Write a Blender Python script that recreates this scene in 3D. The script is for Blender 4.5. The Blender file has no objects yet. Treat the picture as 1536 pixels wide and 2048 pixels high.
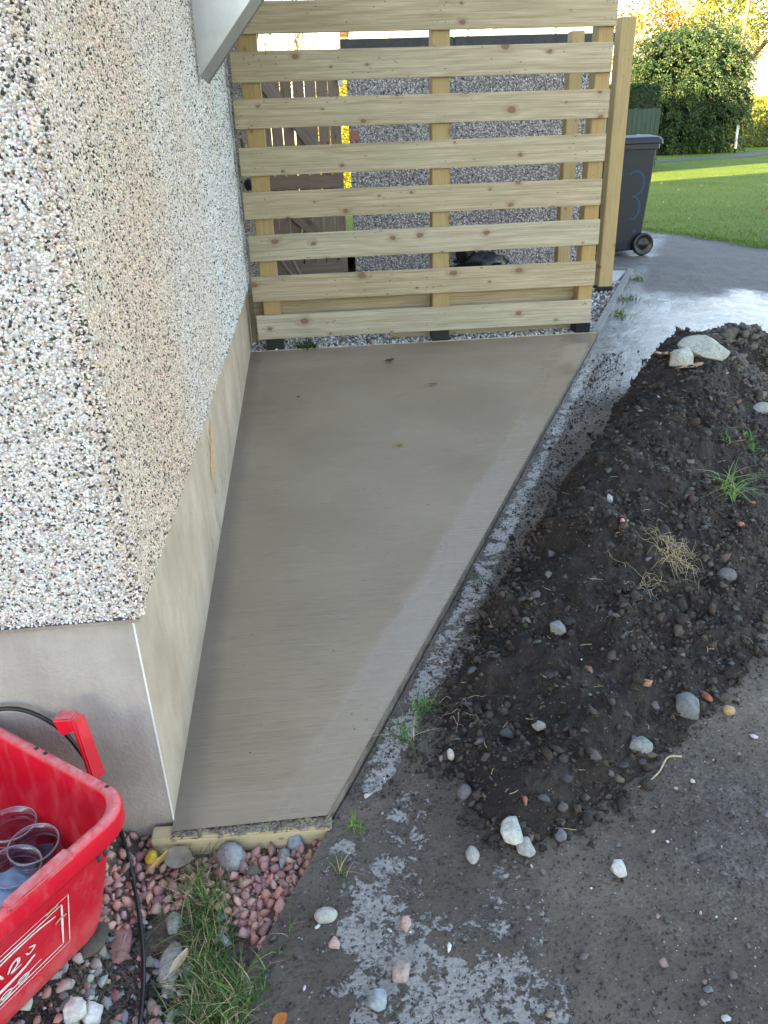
import bpy, bmesh, math, random
import numpy as np
from mathutils import Vector, Matrix
random.seed(7); rng = np.random.default_rng(7)
sc = bpy.context.scene
C = sc.collection

# ------------------------------------------------------------------ camera, sky, sun, exposure
CAM_H = 1.3
F_PX = 1545.0                      # focal length in pixels of a 1536 x 2048 picture
R_CAM = np.array([[0.994, -0.073, 0.079], [-0.103, -0.429, 0.898], [-0.032, -0.900, -0.434]])
_u, _s, _v = np.linalg.svd(R_CAM); R_CAM = _u @ _v
cam = bpy.data.cameras.new('camera'); camo = bpy.data.objects.new('camera', cam); C.objects.link(camo)
cam.sensor_fit = 'VERTICAL'; cam.sensor_height = 36; cam.sensor_width = 27
cam.lens = 36 * F_PX / 2048
cam.clip_start = 0.05; cam.clip_end = 2000
M = np.eye(4); M[:3, 0] = R_CAM[:, 0]; M[:3, 1] = -R_CAM[:, 1]; M[:3, 2] = -R_CAM[:, 2]; M[2, 3] = CAM_H
camo.matrix_world = Matrix(M.tolist())
sc.camera = camo

SUN_EL = math.radians(19.0)
SUN_AZ = math.atan2(-0.85, -0.52)          # compass style: atan2(x, y)
SUN_DIR = Vector((math.sin(SUN_AZ) * math.cos(SUN_EL), math.cos(SUN_AZ) * math.cos(SUN_EL), math.sin(SUN_EL)))
world = bpy.data.worlds.new('World'); sc.world = world; world.use_nodes = True
wn = world.node_tree
sky = wn.nodes.new('ShaderNodeTexSky'); sky.sky_type = 'NISHITA'; sky.sun_disc = False
sky.sun_elevation = SUN_EL; sky.sun_rotation = SUN_AZ
sky.air_density = 1.0; sky.dust_density = 0.7; sky.ozone_density = 1.0
wn.links.new(sky.outputs[0], wn.nodes['Background'].inputs[0])
wn.nodes['Background'].inputs[1].default_value = 0.15
sun = bpy.data.lights.new('sun', 'SUN'); sun.energy = 5.0; sun.angle = math.radians(0.5); sun.color = (1.0, 0.83, 0.58)
suno = bpy.data.objects.new('sun', sun); C.objects.link(suno)
suno.rotation_euler = SUN_DIR.to_track_quat('Z', 'Y').to_euler()
vs = sc.view_settings
vs.view_transform = 'Standard'; vs.look = 'None'; vs.gamma = 1.0; vs.use_curve_mapping = False
vs.exposure = 2.8
try:
    vs.use_white_balance = True; vs.white_balance_temperature = 7500; vs.white_balance_tint = 13
except Exception:
    pass
sc.cycles.max_bounces = 6; sc.cycles.diffuse_bounces = 3; sc.cycles.glossy_bounces = 3
sc.cycles.transmission_bounces = 6; sc.cycles.transparent_max_bounces = 16

# ------------------------------------------------------------------ ground shape and helpers
def gz(x, y):
    return 0.045 * np.clip(np.asarray(y) - 1.24, 0, 5.5) + 0 * np.asarray(x)

def ray(px, py):
    v = np.array([px - 768.0, py - 1024.0, F_PX]); v = R_CAM @ v
    return v / np.linalg.norm(v)

def ground_at(px, py, lift=0.0):
    r = ray(px, py); z = 0.0
    for _ in range(40):
        p = np.array([0, 0, CAM_H]) + r * (z - CAM_H) / r[2]
        z = 0.5 * z + 0.5 * (float(gz(p[0], p[1])) + lift)
    return p

def at_depth(px, py, Y):
    r = ray(px, py); return np.array([0, 0, CAM_H]) + r * (Y / r[1])

def kerb_x(y): return -0.028 + 0.5247 * (np.asarray(y) - 1.199)

def _hash(ix, iy, seed):
    n = (ix.astype(np.int64) * 374761393 + iy.astype(np.int64) * 668265263 + seed * 1442695041) & 0x7fffffff
    n = ((n ^ (n >> 13)) * 1274126177) & 0x7fffffff
    n = n ^ (n >> 16)
    return (n & 0xffff) / 65535.0

def vnoise(x, y, seed=0):
    x = np.asarray(x, float); y = np.asarray(y, float)
    ix = np.floor(x); iy = np.floor(y); fx = x - ix; fy = y - iy
    fx = fx * fx * (3 - 2 * fx); fy = fy * fy * (3 - 2 * fy)
    a = _hash(ix, iy, seed); b = _hash(ix + 1, iy, seed); c = _hash(ix, iy + 1, seed); d = _hash(ix + 1, iy + 1, seed)
    return (a * (1 - fx) + b * fx) * (1 - fy) + (c * (1 - fx) + d * fx) * fy

def fbm(x, y, scale, octs=4, seed=0, gain=0.5):
    t = 0; a = 1; s = 0; x = np.asarray(x, float) * scale; y = np.asarray(y, float) * scale
    for o in range(octs):
        t = t + a * vnoise(x + 17.3 * o, y - 9.1 * o, seed + o); s += a; a *= gain; x = x * 2.03; y = y * 2.03
    return t / s                       # 0..1

def sstep(a, b, x):
    t = np.clip((x - a) / (b - a), 0, 1); return t * t * (3 - 2 * t)

HX_Y = [1.05, 1.09, 1.22, 1.37, 1.54, 1.75, 2.085, 2.42, 2.86, 3.38, 4.0, 4.2]
HX_L = [.35, .33, .27, .24, .26, .37, .58, .78, 1.08, 1.45, 1.90, 2.0]
HR_Y = [1.05, 1.09, 1.157, 1.277, 1.448, 1.97, 2.27, 2.86, 3.4, 4.05, 4.2]
HR_X = [.37, .42, .56, .76, .98, 1.42, 1.60, 1.98, 2.3, 2.45, 2.45]
HH_Y = [1.05, 1.12, 1.25, 1.45, 1.75, 2.1, 2.6, 3.1, 3.45, 3.65, 3.85, 4.05]
HH_H = [0, .012, .035, .075, .125, .18, .255, .31, .32, .285, .14, 0]

def heap_h(x, y):
    """height of the soil heap above the drive"""
    x = np.asarray(x, float); y = np.asarray(y, float)
    wob = 0.10 * (fbm(x, y, 3.0, 3, 31) - 0.5) + 0.07 * (fbm(x, y, 14.0, 3, 33) - 0.5)
    xw = x + wob; yw = y + 0.12 * (fbm(x, y, 2.5, 3, 47) - 0.5) + 0.06 * (fbm(x, y, 12.0, 3, 49) - 0.5)
    xl = np.interp(yw, HX_Y, HX_L); xr = np.interp(yw, HR_Y, HR_X)
    u = np.clip((xw - xl) / np.maximum(xr - xl, 1e-3), 0, 1)
    prof = .75 * np.sin(np.pi * u ** 0.62) ** 1.3 + .25 * np.sin(np.pi * u ** .8) ** .7
    h = np.interp(yw, HH_Y, HH_H, left=0, right=0) * prof
    d2 = ((x - 2.30) / 0.42) ** 2 + ((y - 4.02) / 0.22) ** 2          # the grey clods at the far end
    h2 = 0.15 * np.clip(1 - d2, 0, 1) ** 0.8
    h = np.maximum(h, h2)
    k = sstep(0.0, 0.05, h)
    n = (fbm(x, y, 5, 4, 3) - .5) * 0.12 + (fbm(x, y, 20, 3, 9) - .5) * 0.048 + (np.abs(fbm(x, y, 55, 2, 5) - .5)) * 0.034
    return np.maximum(h + k * n, 0)

def drive_z(x, y):
    return gz(x, y) + (fbm(x, y, 8, 3, 77) - .5) * 0.010 + (fbm(x, y, 45, 3, 78) - .5) * 0.004

def bed_z(x, y):
    return -0.035 + .05 * sstep(-.42, -.50, np.asarray(x)) + (fbm(x, y, 6, 3, 55) - .5) * 0.03 + (fbm(x, y, 40, 3, 56) - .5) * 0.012

def top_z(x, y):
    x = np.asarray(x, float); y = np.asarray(y, float)
    on_drive = x > kerb_x(y)
    return np.where(on_drive, drive_z(x, y) + heap_h(x, y), np.where(y < 1.2, bed_z(x, y), gz(x, y) + 0.006))

def surface_at(px, py):
    """where the line of sight through a point of the photograph meets the drive, heap or bed"""
    r = ray(px, py); o = np.array([0, 0, CAM_H])
    t = np.linspace(0.8, 12, 2600); P = o + r * t[:, None]
    below = P[:, 2] < top_z(P[:, 0], P[:, 1])
    i = int(np.argmax(below)) if below.any() else len(t) - 1
    return P[i]

# ------------------------------------------------------------------ material helpers
class NT:
    def __init__(s, name):
        s.m = bpy.data.materials.new(name); s.m.use_nodes = True
        s.t = s.m.node_tree; s.b = s.t.nodes['Principled BSDF']; s.tc = None
    def n(s, typ, **kw):
        x = s.t.nodes.new(typ)
        for k, v in kw.items(): setattr(x, k, v)
        return x
    def L(s, a, b): s.t.links.new(a, b)
    def setin(s, node, name, v):
        i = node.inputs[name]
        if hasattr(v, 'is_output'): s.L(v, i)
        else: i.default_value = v
    def obj(s):
        if not s.tc: s.tc = s.n('ShaderNodeTexCoord')
        return s.tc.outputs['Object']
    def mapping(s, vec, scale=(1, 1, 1), loc=(0, 0, 0), rot=(0, 0, 0)):
        m = s.n('ShaderNodeMapping'); s.L(vec, m.inputs['Vector'])
        m.inputs['Scale'].default_value = scale; m.inputs['Rotation'].default_value = rot
        s.setin(m, 'Location', loc); return m.outputs[0]
    def noise(s, vec, scale, detail=4, rough=0.55, dist=0.0):
        x = s.n('ShaderNodeTexNoise'); s.L(vec, x.inputs['Vector'])
        x.inputs['Scale'].default_value = scale; x.inputs['Detail'].default_value = detail
        x.inputs['Roughness'].default_value = rough; x.inputs['Distortion'].default_value = dist
        return x.outputs['Fac']
    def voro(s, vec, scale, feature='F1', rand=1.0):
        x = s.n('ShaderNodeTexVoronoi', feature=feature); s.L(vec, x.inputs['Vector'])
        x.inputs['Scale'].default_value = scale; x.inputs['Randomness'].default_value = rand
        return x
    def ramp(s, fac, stops, interp='LINEAR'):
        r = s.n('ShaderNodeValToRGB'); s.L(fac, r.inputs[0]); e = r.color_ramp.elements
        r.color_ramp.interpolation = interp
        while len(e) < len(stops): e.new(0.5)
        for i, (p, c) in enumerate(stops):
            e[i].position = p; e[i].color = (*c, 1) if len(c) == 3 else c
        return r.outputs[0]
    def mix(s, fac, a, b, mode='MIX'):
        x = s.n('ShaderNodeMix', data_type='RGBA', blend_type=mode)
        for i, v in ((0, fac), (6, a), (7, b)):
            if hasattr(v, 'is_output'): s.L(v, x.inputs[i])
            else: x.inputs[i].default_value = v if i == 0 else ((*v, 1) if len(v) == 3 else v)
        return x.outputs[2]
    def math(s, op, a, b=0.0, c=None, clamp=False):
        x = s.n('ShaderNodeMath', operation=op, use_clamp=clamp)
        for i, v in enumerate((a, b) if c is None else (a, b, c)):
            if hasattr(v, 'is_output'): s.L(v, x.inputs[i])
            else: x.inputs[i].default_value = v
        return x.outputs[0]
    def maprange(s, v, a, b, c=0.0, d=1.0):
        x = s.n('ShaderNodeMapRange'); s.L(v, x.inputs[0])
        for i, q in zip((1, 2, 3, 4), (a, b, c, d)): x.inputs[i].default_value = q
        return x.outputs[0]
    def attr(s, name='Col'):
        a = s.n('ShaderNodeAttribute'); a.attribute_name = name; return a
    def bump(s, h, strength=0.5, dist=0.01, prev=None):
        x = s.n('ShaderNodeBump'); s.L(h, x.inputs['Height'])
        x.inputs['Strength'].default_value = strength; x.inputs['Distance'].default_value = dist
        if prev is not None: s.L(prev, x.inputs['Normal'])
        return x.outputs[0]
    def out(s, col=None, rough=0.8, normal=None, spec=0.3, metal=0.0):
        b = s.b
        if col is not None: s.setin(b, 'Base Color', col if hasattr(col, 'is_output') else (*col, 1))
        s.setin(b, 'Roughness', rough); s.setin(b, 'Specular IOR Level', spec); s.setin(b, 'Metallic', metal)
        if normal is not None: s.L(normal, b.inputs['Normal'])
        return s.m

def simple_mat(name, col, rough=0.6, nscale=30, var=0.25, bump=0.2, bd=0.002, spec=0.4, metal=0.0):
    t = NT(name); v = t.obj(); n = t.noise(v, nscale, 5, .6)
    lo = tuple(c * (1 - var) for c in col); hi = tuple(min(1, c * (1 + var)) for c in col)
    return t.out(t.ramp(n, [(.3, lo), (.7, hi)]), rough, t.bump(n, bump, bd), spec, metal)

def stone_mat(name, src):
    t = NT(name); v = t.obj()
    if src == 'attr': base = t.attr().outputs['Color']
    else:
        oi = t.n('ShaderNodeObjectInfo'); base = oi.outputs['Color']
    n = t.noise(v, 160 if src == 'attr' else 90, 4, .65); n2 = t.noise(v, 30, 3, .5)
    col = t.mix(t.maprange(n, .35, .7), t.mix(.55, base, (.05, .045, .04), 'MULTIPLY') if False else base, base)
    dark = t.mix(1.0, base, t.ramp(n, [(.3, (.55, .55, .56)), (.5, (.95, .95, .95)), (.75, (1.25, 1.22, 1.18))]), 'MULTIPLY')
    col = t.mix(t.maprange(n2, .52, .72, 0, .35), dark, (.12, .10, .085))
    return t.out(col, .78, t.bump(n, .35, .003), .3)
M_STONE_A = stone_mat('stone_scatter', 'attr'); M_STONE_O = stone_mat('stone_single', 'obj')

def mat_soil():
    t = NT('dark_soil'); v = t.obj()
    n = t.noise(v, 9, 6, .65); n2 = t.noise(v, 70, 5, .7); n3 = t.noise(v, 320, 3, .6)
    col = t.ramp(n, [(.3, (.021, .0165, .0138)), (.55, (.039, .031, .026)), (.75, (.074, .059, .049))])
    col = t.mix(1.0, col, t.ramp(n2, [(.3, (.5, .5, .5)), (.7, (1.6, 1.5, 1.42))]), 'MULTIPLY')
    vo = t.voro(v, 110); sp = t.math('MULTIPLY', t.math('LESS_THAN', vo.outputs['Distance'], .22), t.math('GREATER_THAN', t.noise(v, 37, 1), .64))
    col = t.mix(t.math('MULTIPLY', sp, .75), col, (.30, .28, .25))
    h = t.math('ADD', n2, t.math('MULTIPLY', n3, .5))
    return t.out(col, t.maprange(n, .3, .7, .62, .92), t.bump(h, 1.0, .022), .3)
M_SOIL = mat_soil()

def mat_clod():
    t = NT('soil_clod'); v = t.obj(); base = t.attr().outputs['Color']
    n = t.noise(v, 220, 4, .7)
    return t.out(t.mix(1.0, base, t.ramp(n, [(.3, (.6, .6, .6)), (.7, (1.3, 1.3, 1.3))]), 'MULTIPLY'), .85, t.bump(n, .8, .004), .25)
M_CLOD = mat_clod()

def mat_drive():
    t = NT('muddy_concrete'); v = t.obj(); a = t.attr()
    sep = t.n('ShaderNodeSeparateColor'); t.L(a.outputs['Color'], sep.inputs[0])
    pale, wet, grit = sep.outputs[0], sep.outputs[1], sep.outputs[2]
    nb = t.noise(v, 22, 6, .68, .6); nf = t.noise(v, 130, 5, .7); ns = t.noise(v, 480, 3, .6); nl = t.noise(v, 3.2, 4, .6)
    thr = t.math('ADD', t.math('MULTIPLY', pale, .68), t.math('MULTIPLY', t.math('SUBTRACT', nb, .5), 1.9))
    thr = t.math('ADD', thr, t.math('MULTIPLY', t.math('SUBTRACT', nf, .5), .8))
    pm = t.maprange(thr, .50, .62)
    mud = t.ramp(nl, [(.3, (.070, .055, .043)), (.5, (.108, .087, .068)), (.7, (.165, .135, .107))])
    mud = t.mix(1.0, mud, t.ramp(nf, [(.3, (.72, .72, .72)), (.7, (1.22, 1.2, 1.18))]), 'MULTIPLY')
    conc = t.ramp(nf, [(.25, (.21, .195, .18)), (.5, (.31, .29, .268)), (.75, (.41, .39, .36))])
    conc = t.mix(1.0, conc, t.ramp(ns, [(.3, (.82, .82, .82)), (.7, (1.1, 1.1, 1.1))]), 'MULTIPLY')
    col = t.mix(pm, mud, conc)
    # bare old concrete further up the drive: grey, fine grained
    far = t.ramp(nf, [(.25, (.085, .076, .070)), (.5, (.128, .116, .106)), (.8, (.20, .182, .168))])
    far = t.mix(t.maprange(nl, .35, .7, 0, .5), far, (.10, .095, .092))
    col = t.mix(grit, col, far)
    vo = t.voro(v, 85); sp = t.math('MULTIPLY', t.math('LESS_THAN', vo.outputs['Distance'], .16), t.math('GREATER_THAN', t.noise(v, 41, 1), .60))
    col = t.mix(t.math('MULTIPLY', sp, .8), col, (.42, .40, .37))
    wm = t.maprange(t.math('ADD', t.math('ADD', wet, t.math('MULTIPLY', t.math('SUBTRACT', nb, .5), .9)), t.math('MULTIPLY', t.math('SUBTRACT', nf, .5), .9)), .3, .75)
    col = t.mix(t.math('MULTIPLY', wm, .35), col, t.mix(1.0, col, (.55, .55, .57), 'MULTIPLY'))
    rough = t.maprange(wm, 0, 1, .82, .17)
    v2 = t.voro(t.mapping(v, (1, 1.7, 1), rot=(0, 0, .5)), 75); lump = t.math('MULTIPLY', t.maprange(v2.outputs['Distance'], .15, .5, 1, 0), t.maprange(t.noise(v, 11, 3), .42, .6))
    col = t.mix(t.math('MULTIPLY', lump, .5), col, t.mix(1.0, col, (.55, .52, .5), 'MULTIPLY'))
    h = t.math('ADD', t.math('MULTIPLY', nb, .5), t.math('ADD', t.math('MULTIPLY', nf, .6), t.math('MULTIPLY', ns, .25)))
    h = t.math('ADD', h, t.math('MULTIPLY', lump, .5))
    h = t.math('ADD', h, t.math('MULTIPLY', pm, -.7))
    bn = t.bump(h, 1.0, .011); t.L(t.maprange(wm, 0, 1, 1.0, .30), bn.node.inputs['Strength'])
    return t.out(col, rough, bn, t.maprange(wm, 0, 1, .4, .75))
M_DRIVE = mat_drive()

def mat_slab():
    t = NT('wet_concrete'); v = t.obj(); a = t.attr()
    sep = t.n('ShaderNodeSeparateColor'); t.L(a.outputs['Color'], sep.inputs[0])
    dr, df, dl = sep.outputs[0], sep.outputs[1], sep.outputs[2]
    st = t.noise(t.mapping(v, (3, 90, 1), rot=(0, 0, .06)), 1.0, 5, .65, .3)
    st2 = t.noise(t.mapping(v, (8, 260, 1), rot=(0, 0, .05)), 1.0, 3, .6, .2)
    n = t.noise(v, 2.2, 4, .55); nf = t.noise(v, 55, 4, .6)
    col = t.ramp(n, [(.3, (.218, .160, .103)), (.5, (.256, .190, .123)), (.72, (.294, .222, .147))])
    col = t.mix(t.maprange(st, .45, .72, 0, .5), col, (.30, .235, .170))
    col = t.mix(t.maprange(st2, .25, .45, .5, 0), col, (.115, .086, .058))
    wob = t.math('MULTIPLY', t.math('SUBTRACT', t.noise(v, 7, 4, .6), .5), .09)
    e1 = t.maprange(t.math('ADD', dr, wob), .115, .145, 1, 0)          # steel trowelled margin beside the drive
    e2 = t.maprange(t.math('ADD', df, wob), .075, .095, 1, 0)
    e = t.math('MAXIMUM', e1, t.math('MULTIPLY', e2, .55))
    sm = t.ramp(nf, [(.3, (.25, .198, .142)), (.7, (.30, .243, .180))])
    col = t.mix(t.math('MULTIPLY', e, .6), col, sm)
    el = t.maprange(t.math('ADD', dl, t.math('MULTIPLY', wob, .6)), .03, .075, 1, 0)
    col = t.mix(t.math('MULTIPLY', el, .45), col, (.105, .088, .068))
    vo = t.voro(v, 26); sp = t.math('MULTIPLY', t.math('LESS_THAN', vo.outputs['Distance'], t.maprange(t.noise(v, 60, 2), .3, .7, .02, .13)), t.math('GREATER_THAN', t.noise(v, 9, 1), .57))
    col = t.mix(t.math('MULTIPLY', sp, .7), col, (.05, .042, .035))
    rough = t.math('ADD', t.maprange(n, .3, .7, .40, .52), t.math('MULTIPLY', t.math('SUBTRACT', st, .5), .3))
    rough = t.math('SUBTRACT', rough, t.math('MULTIPLY', e, .20))
    sy = t.n('ShaderNodeSeparateXYZ'); t.L(v, sy.inputs[0]); far_ = t.math('MULTIPLY', t.maprange(sy.outputs[1], 2.9, 4.2), t.maprange(t.math('ADD', dr, wob), .08, .30, .34, .04))
    rough = t.math('MAXIMUM', t.math('SUBTRACT', rough, far_), .06)
    h = t.math('ADD', t.math('MULTIPLY', st, .6), t.math('MULTIPLY', st2, .7))
    h = t.math('MULTIPLY', h, t.math('SUBTRACT', 1.0, t.math('MULTIPLY', e, .8)))
    nm = t.bump(h, .55, .004); t.L(t.math('SUBTRACT', .55, t.math('MULTIPLY', far_, 1.45)), nm.node.inputs['Strength']); nm = t.bump(t.noise(v, 6, 3), .35, .012, nm)
    return t.out(col, rough, nm, .5)
M_SLAB = mat_slab()

def mat_plinth():
    t = NT('smooth_render'); v = t.obj()
    n = t.noise(v, 5, 5, .6); nf = t.noise(v, 140, 4, .6); st = t.noise(t.mapping(v, (9, 9, 1.6)), 1.0, 4, .6, .4)
    col = t.ramp(n, [(.3, (.31, .285, .245)), (.5, (.365, .335, .295)), (.72, (.43, .40, .36))])
    col = t.mix(t.maprange(st, .52, .70, 0, .4), col, (.25, .215, .17))
    tw = t.noise(t.mapping(v, (14, 14, 3), rot=(.5, .3, .2)), 1.0, 5, .7, 1.2); col = t.mix(t.maprange(tw, .48, .62, 0, .35), col, t.mix(1.0, col, (.80, .78, .75), 'MULTIPLY'))
    sx = t.n('ShaderNodeSeparateXYZ'); t.L(v, sx.inputs[0])
    sp = t.noise(t.mapping(v, (60, 34, 10), rot=(.25, 0, 0)), 1.0, 3, .6)
    spk = t.math('MULTIPLY', t.maprange(sp, .60, .66), t.maprange(t.noise(v, 2.6, 2), .48, .6))
    spk = t.math('MULTIPLY', spk, t.maprange(sx.outputs[1], 1.5, 2.4))
    col = t.mix(t.math('MULTIPLY', spk, .75), col, (.10, .07, .05))
    col = t.mix(t.maprange(sx.outputs[1], 1.242, 1.25, 0, .75), col, t.mix(1.0, col, (1.16, .95, .74), 'MULTIPLY'))  # side face: warm bounce light painted in together with its cream staining
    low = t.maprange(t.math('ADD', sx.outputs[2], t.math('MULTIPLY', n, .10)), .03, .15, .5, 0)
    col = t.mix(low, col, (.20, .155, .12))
    return t.out(col, .85, t.bump(t.math('ADD', t.math('ADD', nf, t.math('MULTIPLY', n, .6)), tw), .6, .004), .25)
M_PLINTH = mat_plinth()

PEB_COLS = [(.72, .715, .70), (.65, .635, .61), (.79, .79, .785), (.60, .55, .50), (.64, .655, .67), (.45, .46, .46), (.36, .33, .29), (.045, .052, .052), (.09, .10, .10), (.06, .065, .06)]
PEB_W = np.array([.25, .18, .18, .08, .09, .05, .03, .065, .035, .035]); PEB_W = PEB_W / PEB_W.sum()

def mat_pebbledash(name, tan):
    t = NT(name); v = t.obj()
    vo = t.voro(v, 150); cs = t.n('ShaderNodeSeparateColor'); t.L(vo.outputs['Color'], cs.inputs[0])
    stops = []; acc = 0.0
    for c, w in zip(PEB_COLS, PEB_W): stops.append((acc, c)); acc += w
    pc = t.ramp(cs.outputs[0], stops, 'CONSTANT')
    d = vo.outputs['Distance']
    mort = t.ramp(t.noise(v, 6, 4), [(.35, (.36, .31, .255)), (.65, (.47, .42, .365))])
    col = t.mix(t.maprange(d, .50, .66), pc, mort)
    if tan:
        sx = t.n('ShaderNodeSeparateXYZ'); t.L(v, sx.inputs[0])
        f = t.math('ADD', sx.outputs[1], t.math('MULTIPLY', t.math('SUBTRACT', t.noise(v, 3, 4), .5), 1.2))
        col = t.mix(t.maprange(f, 1.3, 3.0, .62, .12), col, t.mix(1.0, col, (1.0, .80, .655), 'MULTIPLY'))  # tan staining plus warm bounce light painted into the side wall colour
    h = t.math('SUBTRACT', 1.0, d)
    return t.out(col, .75, t.bump(h, .9, .006), .35)
M_DASH = mat_pebbledash('pebble_dash', False); M_DASH_T = mat_pebbledash('pebble_dash_tan_bounce', True)

def mat_dash_garage():
    t = NT('grey_pebble_dash'); v = t.obj()
    vo = t.voro(v, 78); cs = t.n('ShaderNodeSeparateColor'); t.L(vo.outputs['Color'], cs.inputs[0])
    pc = t.ramp(cs.outputs[0], [(0, (.48, .43, .41)), (.28, (.33, .29, .275)), (.5, (.56, .51, .485)), (.68, (.24, .21, .20)), (.8, (.64, .60, .57)), (.9, (.06, .055, .057))], 'CONSTANT')
    d = vo.outputs['Distance']
    col = t.mix(t.maprange(d, .42, .62), pc, (.22, .185, .17))
    n = t.noise(v, 2.5, 4)
    col = t.mix(t.maprange(n, .5, .75, 0, .5), col, t.mix(1.0, col, (.7, .66, .62), 'MULTIPLY'))
    return t.out(col, .82, t.bump(t.math('SUBTRACT', 1.0, d), .9, .012), .3)
M_GARAGE = mat_dash_garage()

def mat_wood(name, cols, knots=True, rough=.62, green=0.0, grain=1.0, vertical=False):
    t = NT(name); v = t.obj(); oi = t.n('ShaderNodeObjectInfo')
    off = t.n('ShaderNodeCombineXYZ')
    for i, k in enumerate((37.0, 11.0, 53.0)):
        t.L(t.math('MULTIPLY', oi.outputs['Random'], k), off.inputs[i])
    if vertical: v = t.mapping(v, rot=(0, math.pi / 2, 0))
    p = t.n('ShaderNodeVectorMath', operation='ADD'); t.L(v, p.inputs[0]); t.L(off.outputs[0], p.inputs[1]); p = p.outputs[0]
    sp0 = t.n('ShaderNodeSeparateXYZ'); t.L(p, sp0.inputs[0]); c2 = t.n('ShaderNodeCombineXYZ'); t.L(sp0.outputs[0], c2.inputs[0]); t.L(sp0.outputs[2], c2.inputs[1]); p2 = c2.outputs[0]
    wv = t.n('ShaderNodeVectorMath', operation='ADD'); t.L(t.mapping(p2, (5.2, 8.0, 1)), wv.inputs[0])
    nw = t.n('ShaderNodeTexNoise'); t.L(p2, nw.inputs['Vector']); nw.inputs['Scale'].default_value = 30; nw.inputs['Detail'].default_value = 2
    sv = t.n('ShaderNodeVectorMath', operation='SCALE'); t.L(nw.outputs['Color'], sv.inputs[0]); sv.inputs[3].default_value = .10; t.L(sv.outputs[0], wv.inputs[1])
    kv = t.voro(wv.outputs[0], 1.0); kv.voronoi_dimensions = '2D'; kd = kv.outputs['Distance']
    kc = t.n('ShaderNodeSeparateColor'); t.L(kv.outputs['Color'], kc.inputs[0])
    gate = t.math('GREATER_THAN', kc.outputs[0], .45)
    size = t.maprange(t.math('POWER', kc.outputs[1], 1.8), 0, 1, .035, .155)
    kr = t.math('DIVIDE', kd, size)
    near = t.math('MULTIPLY', t.math('POWER', 2.718, t.math('MULTIPLY', kr, -1.1)), gate)
    warp = t.noise(t.mapping(p, (1.3, 1, 5)), 1.0, 3, .5)
    sep = t.n('ShaderNodeSeparateXYZ'); t.L(p, sep.inputs[0])
    ring = t.math('ADD', t.math('MULTIPLY', sep.outputs[2], 44.0 * grain), t.math('MULTIPLY', warp, 8.0))
    if knots: ring = t.math('ADD', ring, t.math('MULTIPLY', near, 4.5))
    w = t.math('ADD', t.math('MULTIPLY', t.math('SINE', t.math('MULTIPLY', ring, 3.2)), .5), .5)
    w = t.math('POWER', w, 2.2)
    fine = t.noise(t.mapping(p, (3, 30, 150)), 1.0, 5, .7, .25)
    blot = t.noise(t.mapping(p, (2.2, 2, 6)), 1.0, 4, .6)
    base, dark, knot = cols
    col = t.mix(t.maprange(w, .15, 1, 0, .26), base, dark)
    col = t.mix(t.maprange(fine, .40, .70, 0, .85), col, dark)
    col = t.mix(t.maprange(blot, .42, .68, 0, .75), col, t.mix(1.0, col, (.80, .82, .76), 'MULTIPLY'))
    col = t.mix(t.math('MULTIPLY', oi.outputs['Random'], .9), col, t.mix(1.0, col, (.92, .83, .70), 'MULTIPLY'))
    if green: col = t.mix(t.maprange(t.noise(t.mapping(p, (1.5, 1, 3)), 1.0, 3), .45, .7, 0, green), col, (.30, .31, .17))
    if knots:
        km = t.math('MULTIPLY', t.maprange(t.math('ADD', kr, t.math('MULTIPLY', t.math('SUBTRACT', t.noise(p, 60, 3), .5), .6)), .72, 1.05, 1, 0), gate)
        halo = t.math('MULTIPLY', t.maprange(kr, .9, 2.4, .42, 0), gate)
        col = t.mix(halo, col, tuple(.55 * a + .45 * b for a, b in zip(dark, knot)))
        col = t.mix(t.math('MULTIPLY', km, .85), col, t.ramp(t.math('FRACT', t.math('MULTIPLY', kr, 3.0)), [(0, knot), (.6, tuple(c * 1.9 for c in knot)), (1, knot)]))
    vd = t.voro(t.mapping(p2, (11, 26, 1)), 1.0); vd.voronoi_dimensions = '2D'; dot = t.math('MULTIPLY', t.math('LESS_THAN', vd.outputs['Distance'], .075), t.math('GREATER_THAN', t.noise(p, 5, 1), .60))
    col = t.mix(t.math('MULTIPLY', dot, .6), col, (.10, .06, .035))
    nm = t.bump(t.math('ADD', fine, t.math('MULTIPLY', w, .5)), .35, .002)
    return t.out(col, rough, nm, .3)
M_BOARD = mat_wood('treated_softwood', ((.50, .435, .330), (.26, .195, .120), (.13, .062, .038)), green=.22)
M_POST = mat_wood('treated_post', ((.42, .31, .155), (.335, .215, .085), (.16, .08, .035)), green=.12, vertical=True, grain=1.6)
M_GATE = mat_wood('brown_weathered_wood', ((.26, .185, .150), (.145, .098, .078), (.07, .04, .03)), rough=.75, vertical=True)
M_GATE_H = mat_wood('brown_weathered_rail', ((.235, .178, .150), (.14, .098, .08), (.07, .04, .03)), rough=.75)
M_FORM = mat_wood('cream_form_board', ((.58, .50, .33), (.40, .31, .17), (.2, .12, .06)), rough=.7)
M_GREENFENCE = mat_wood('dark_green_boards', ((.045, .075, .055), (.025, .045, .034), (.02, .03, .025)), knots=False, vertical=True)

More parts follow.
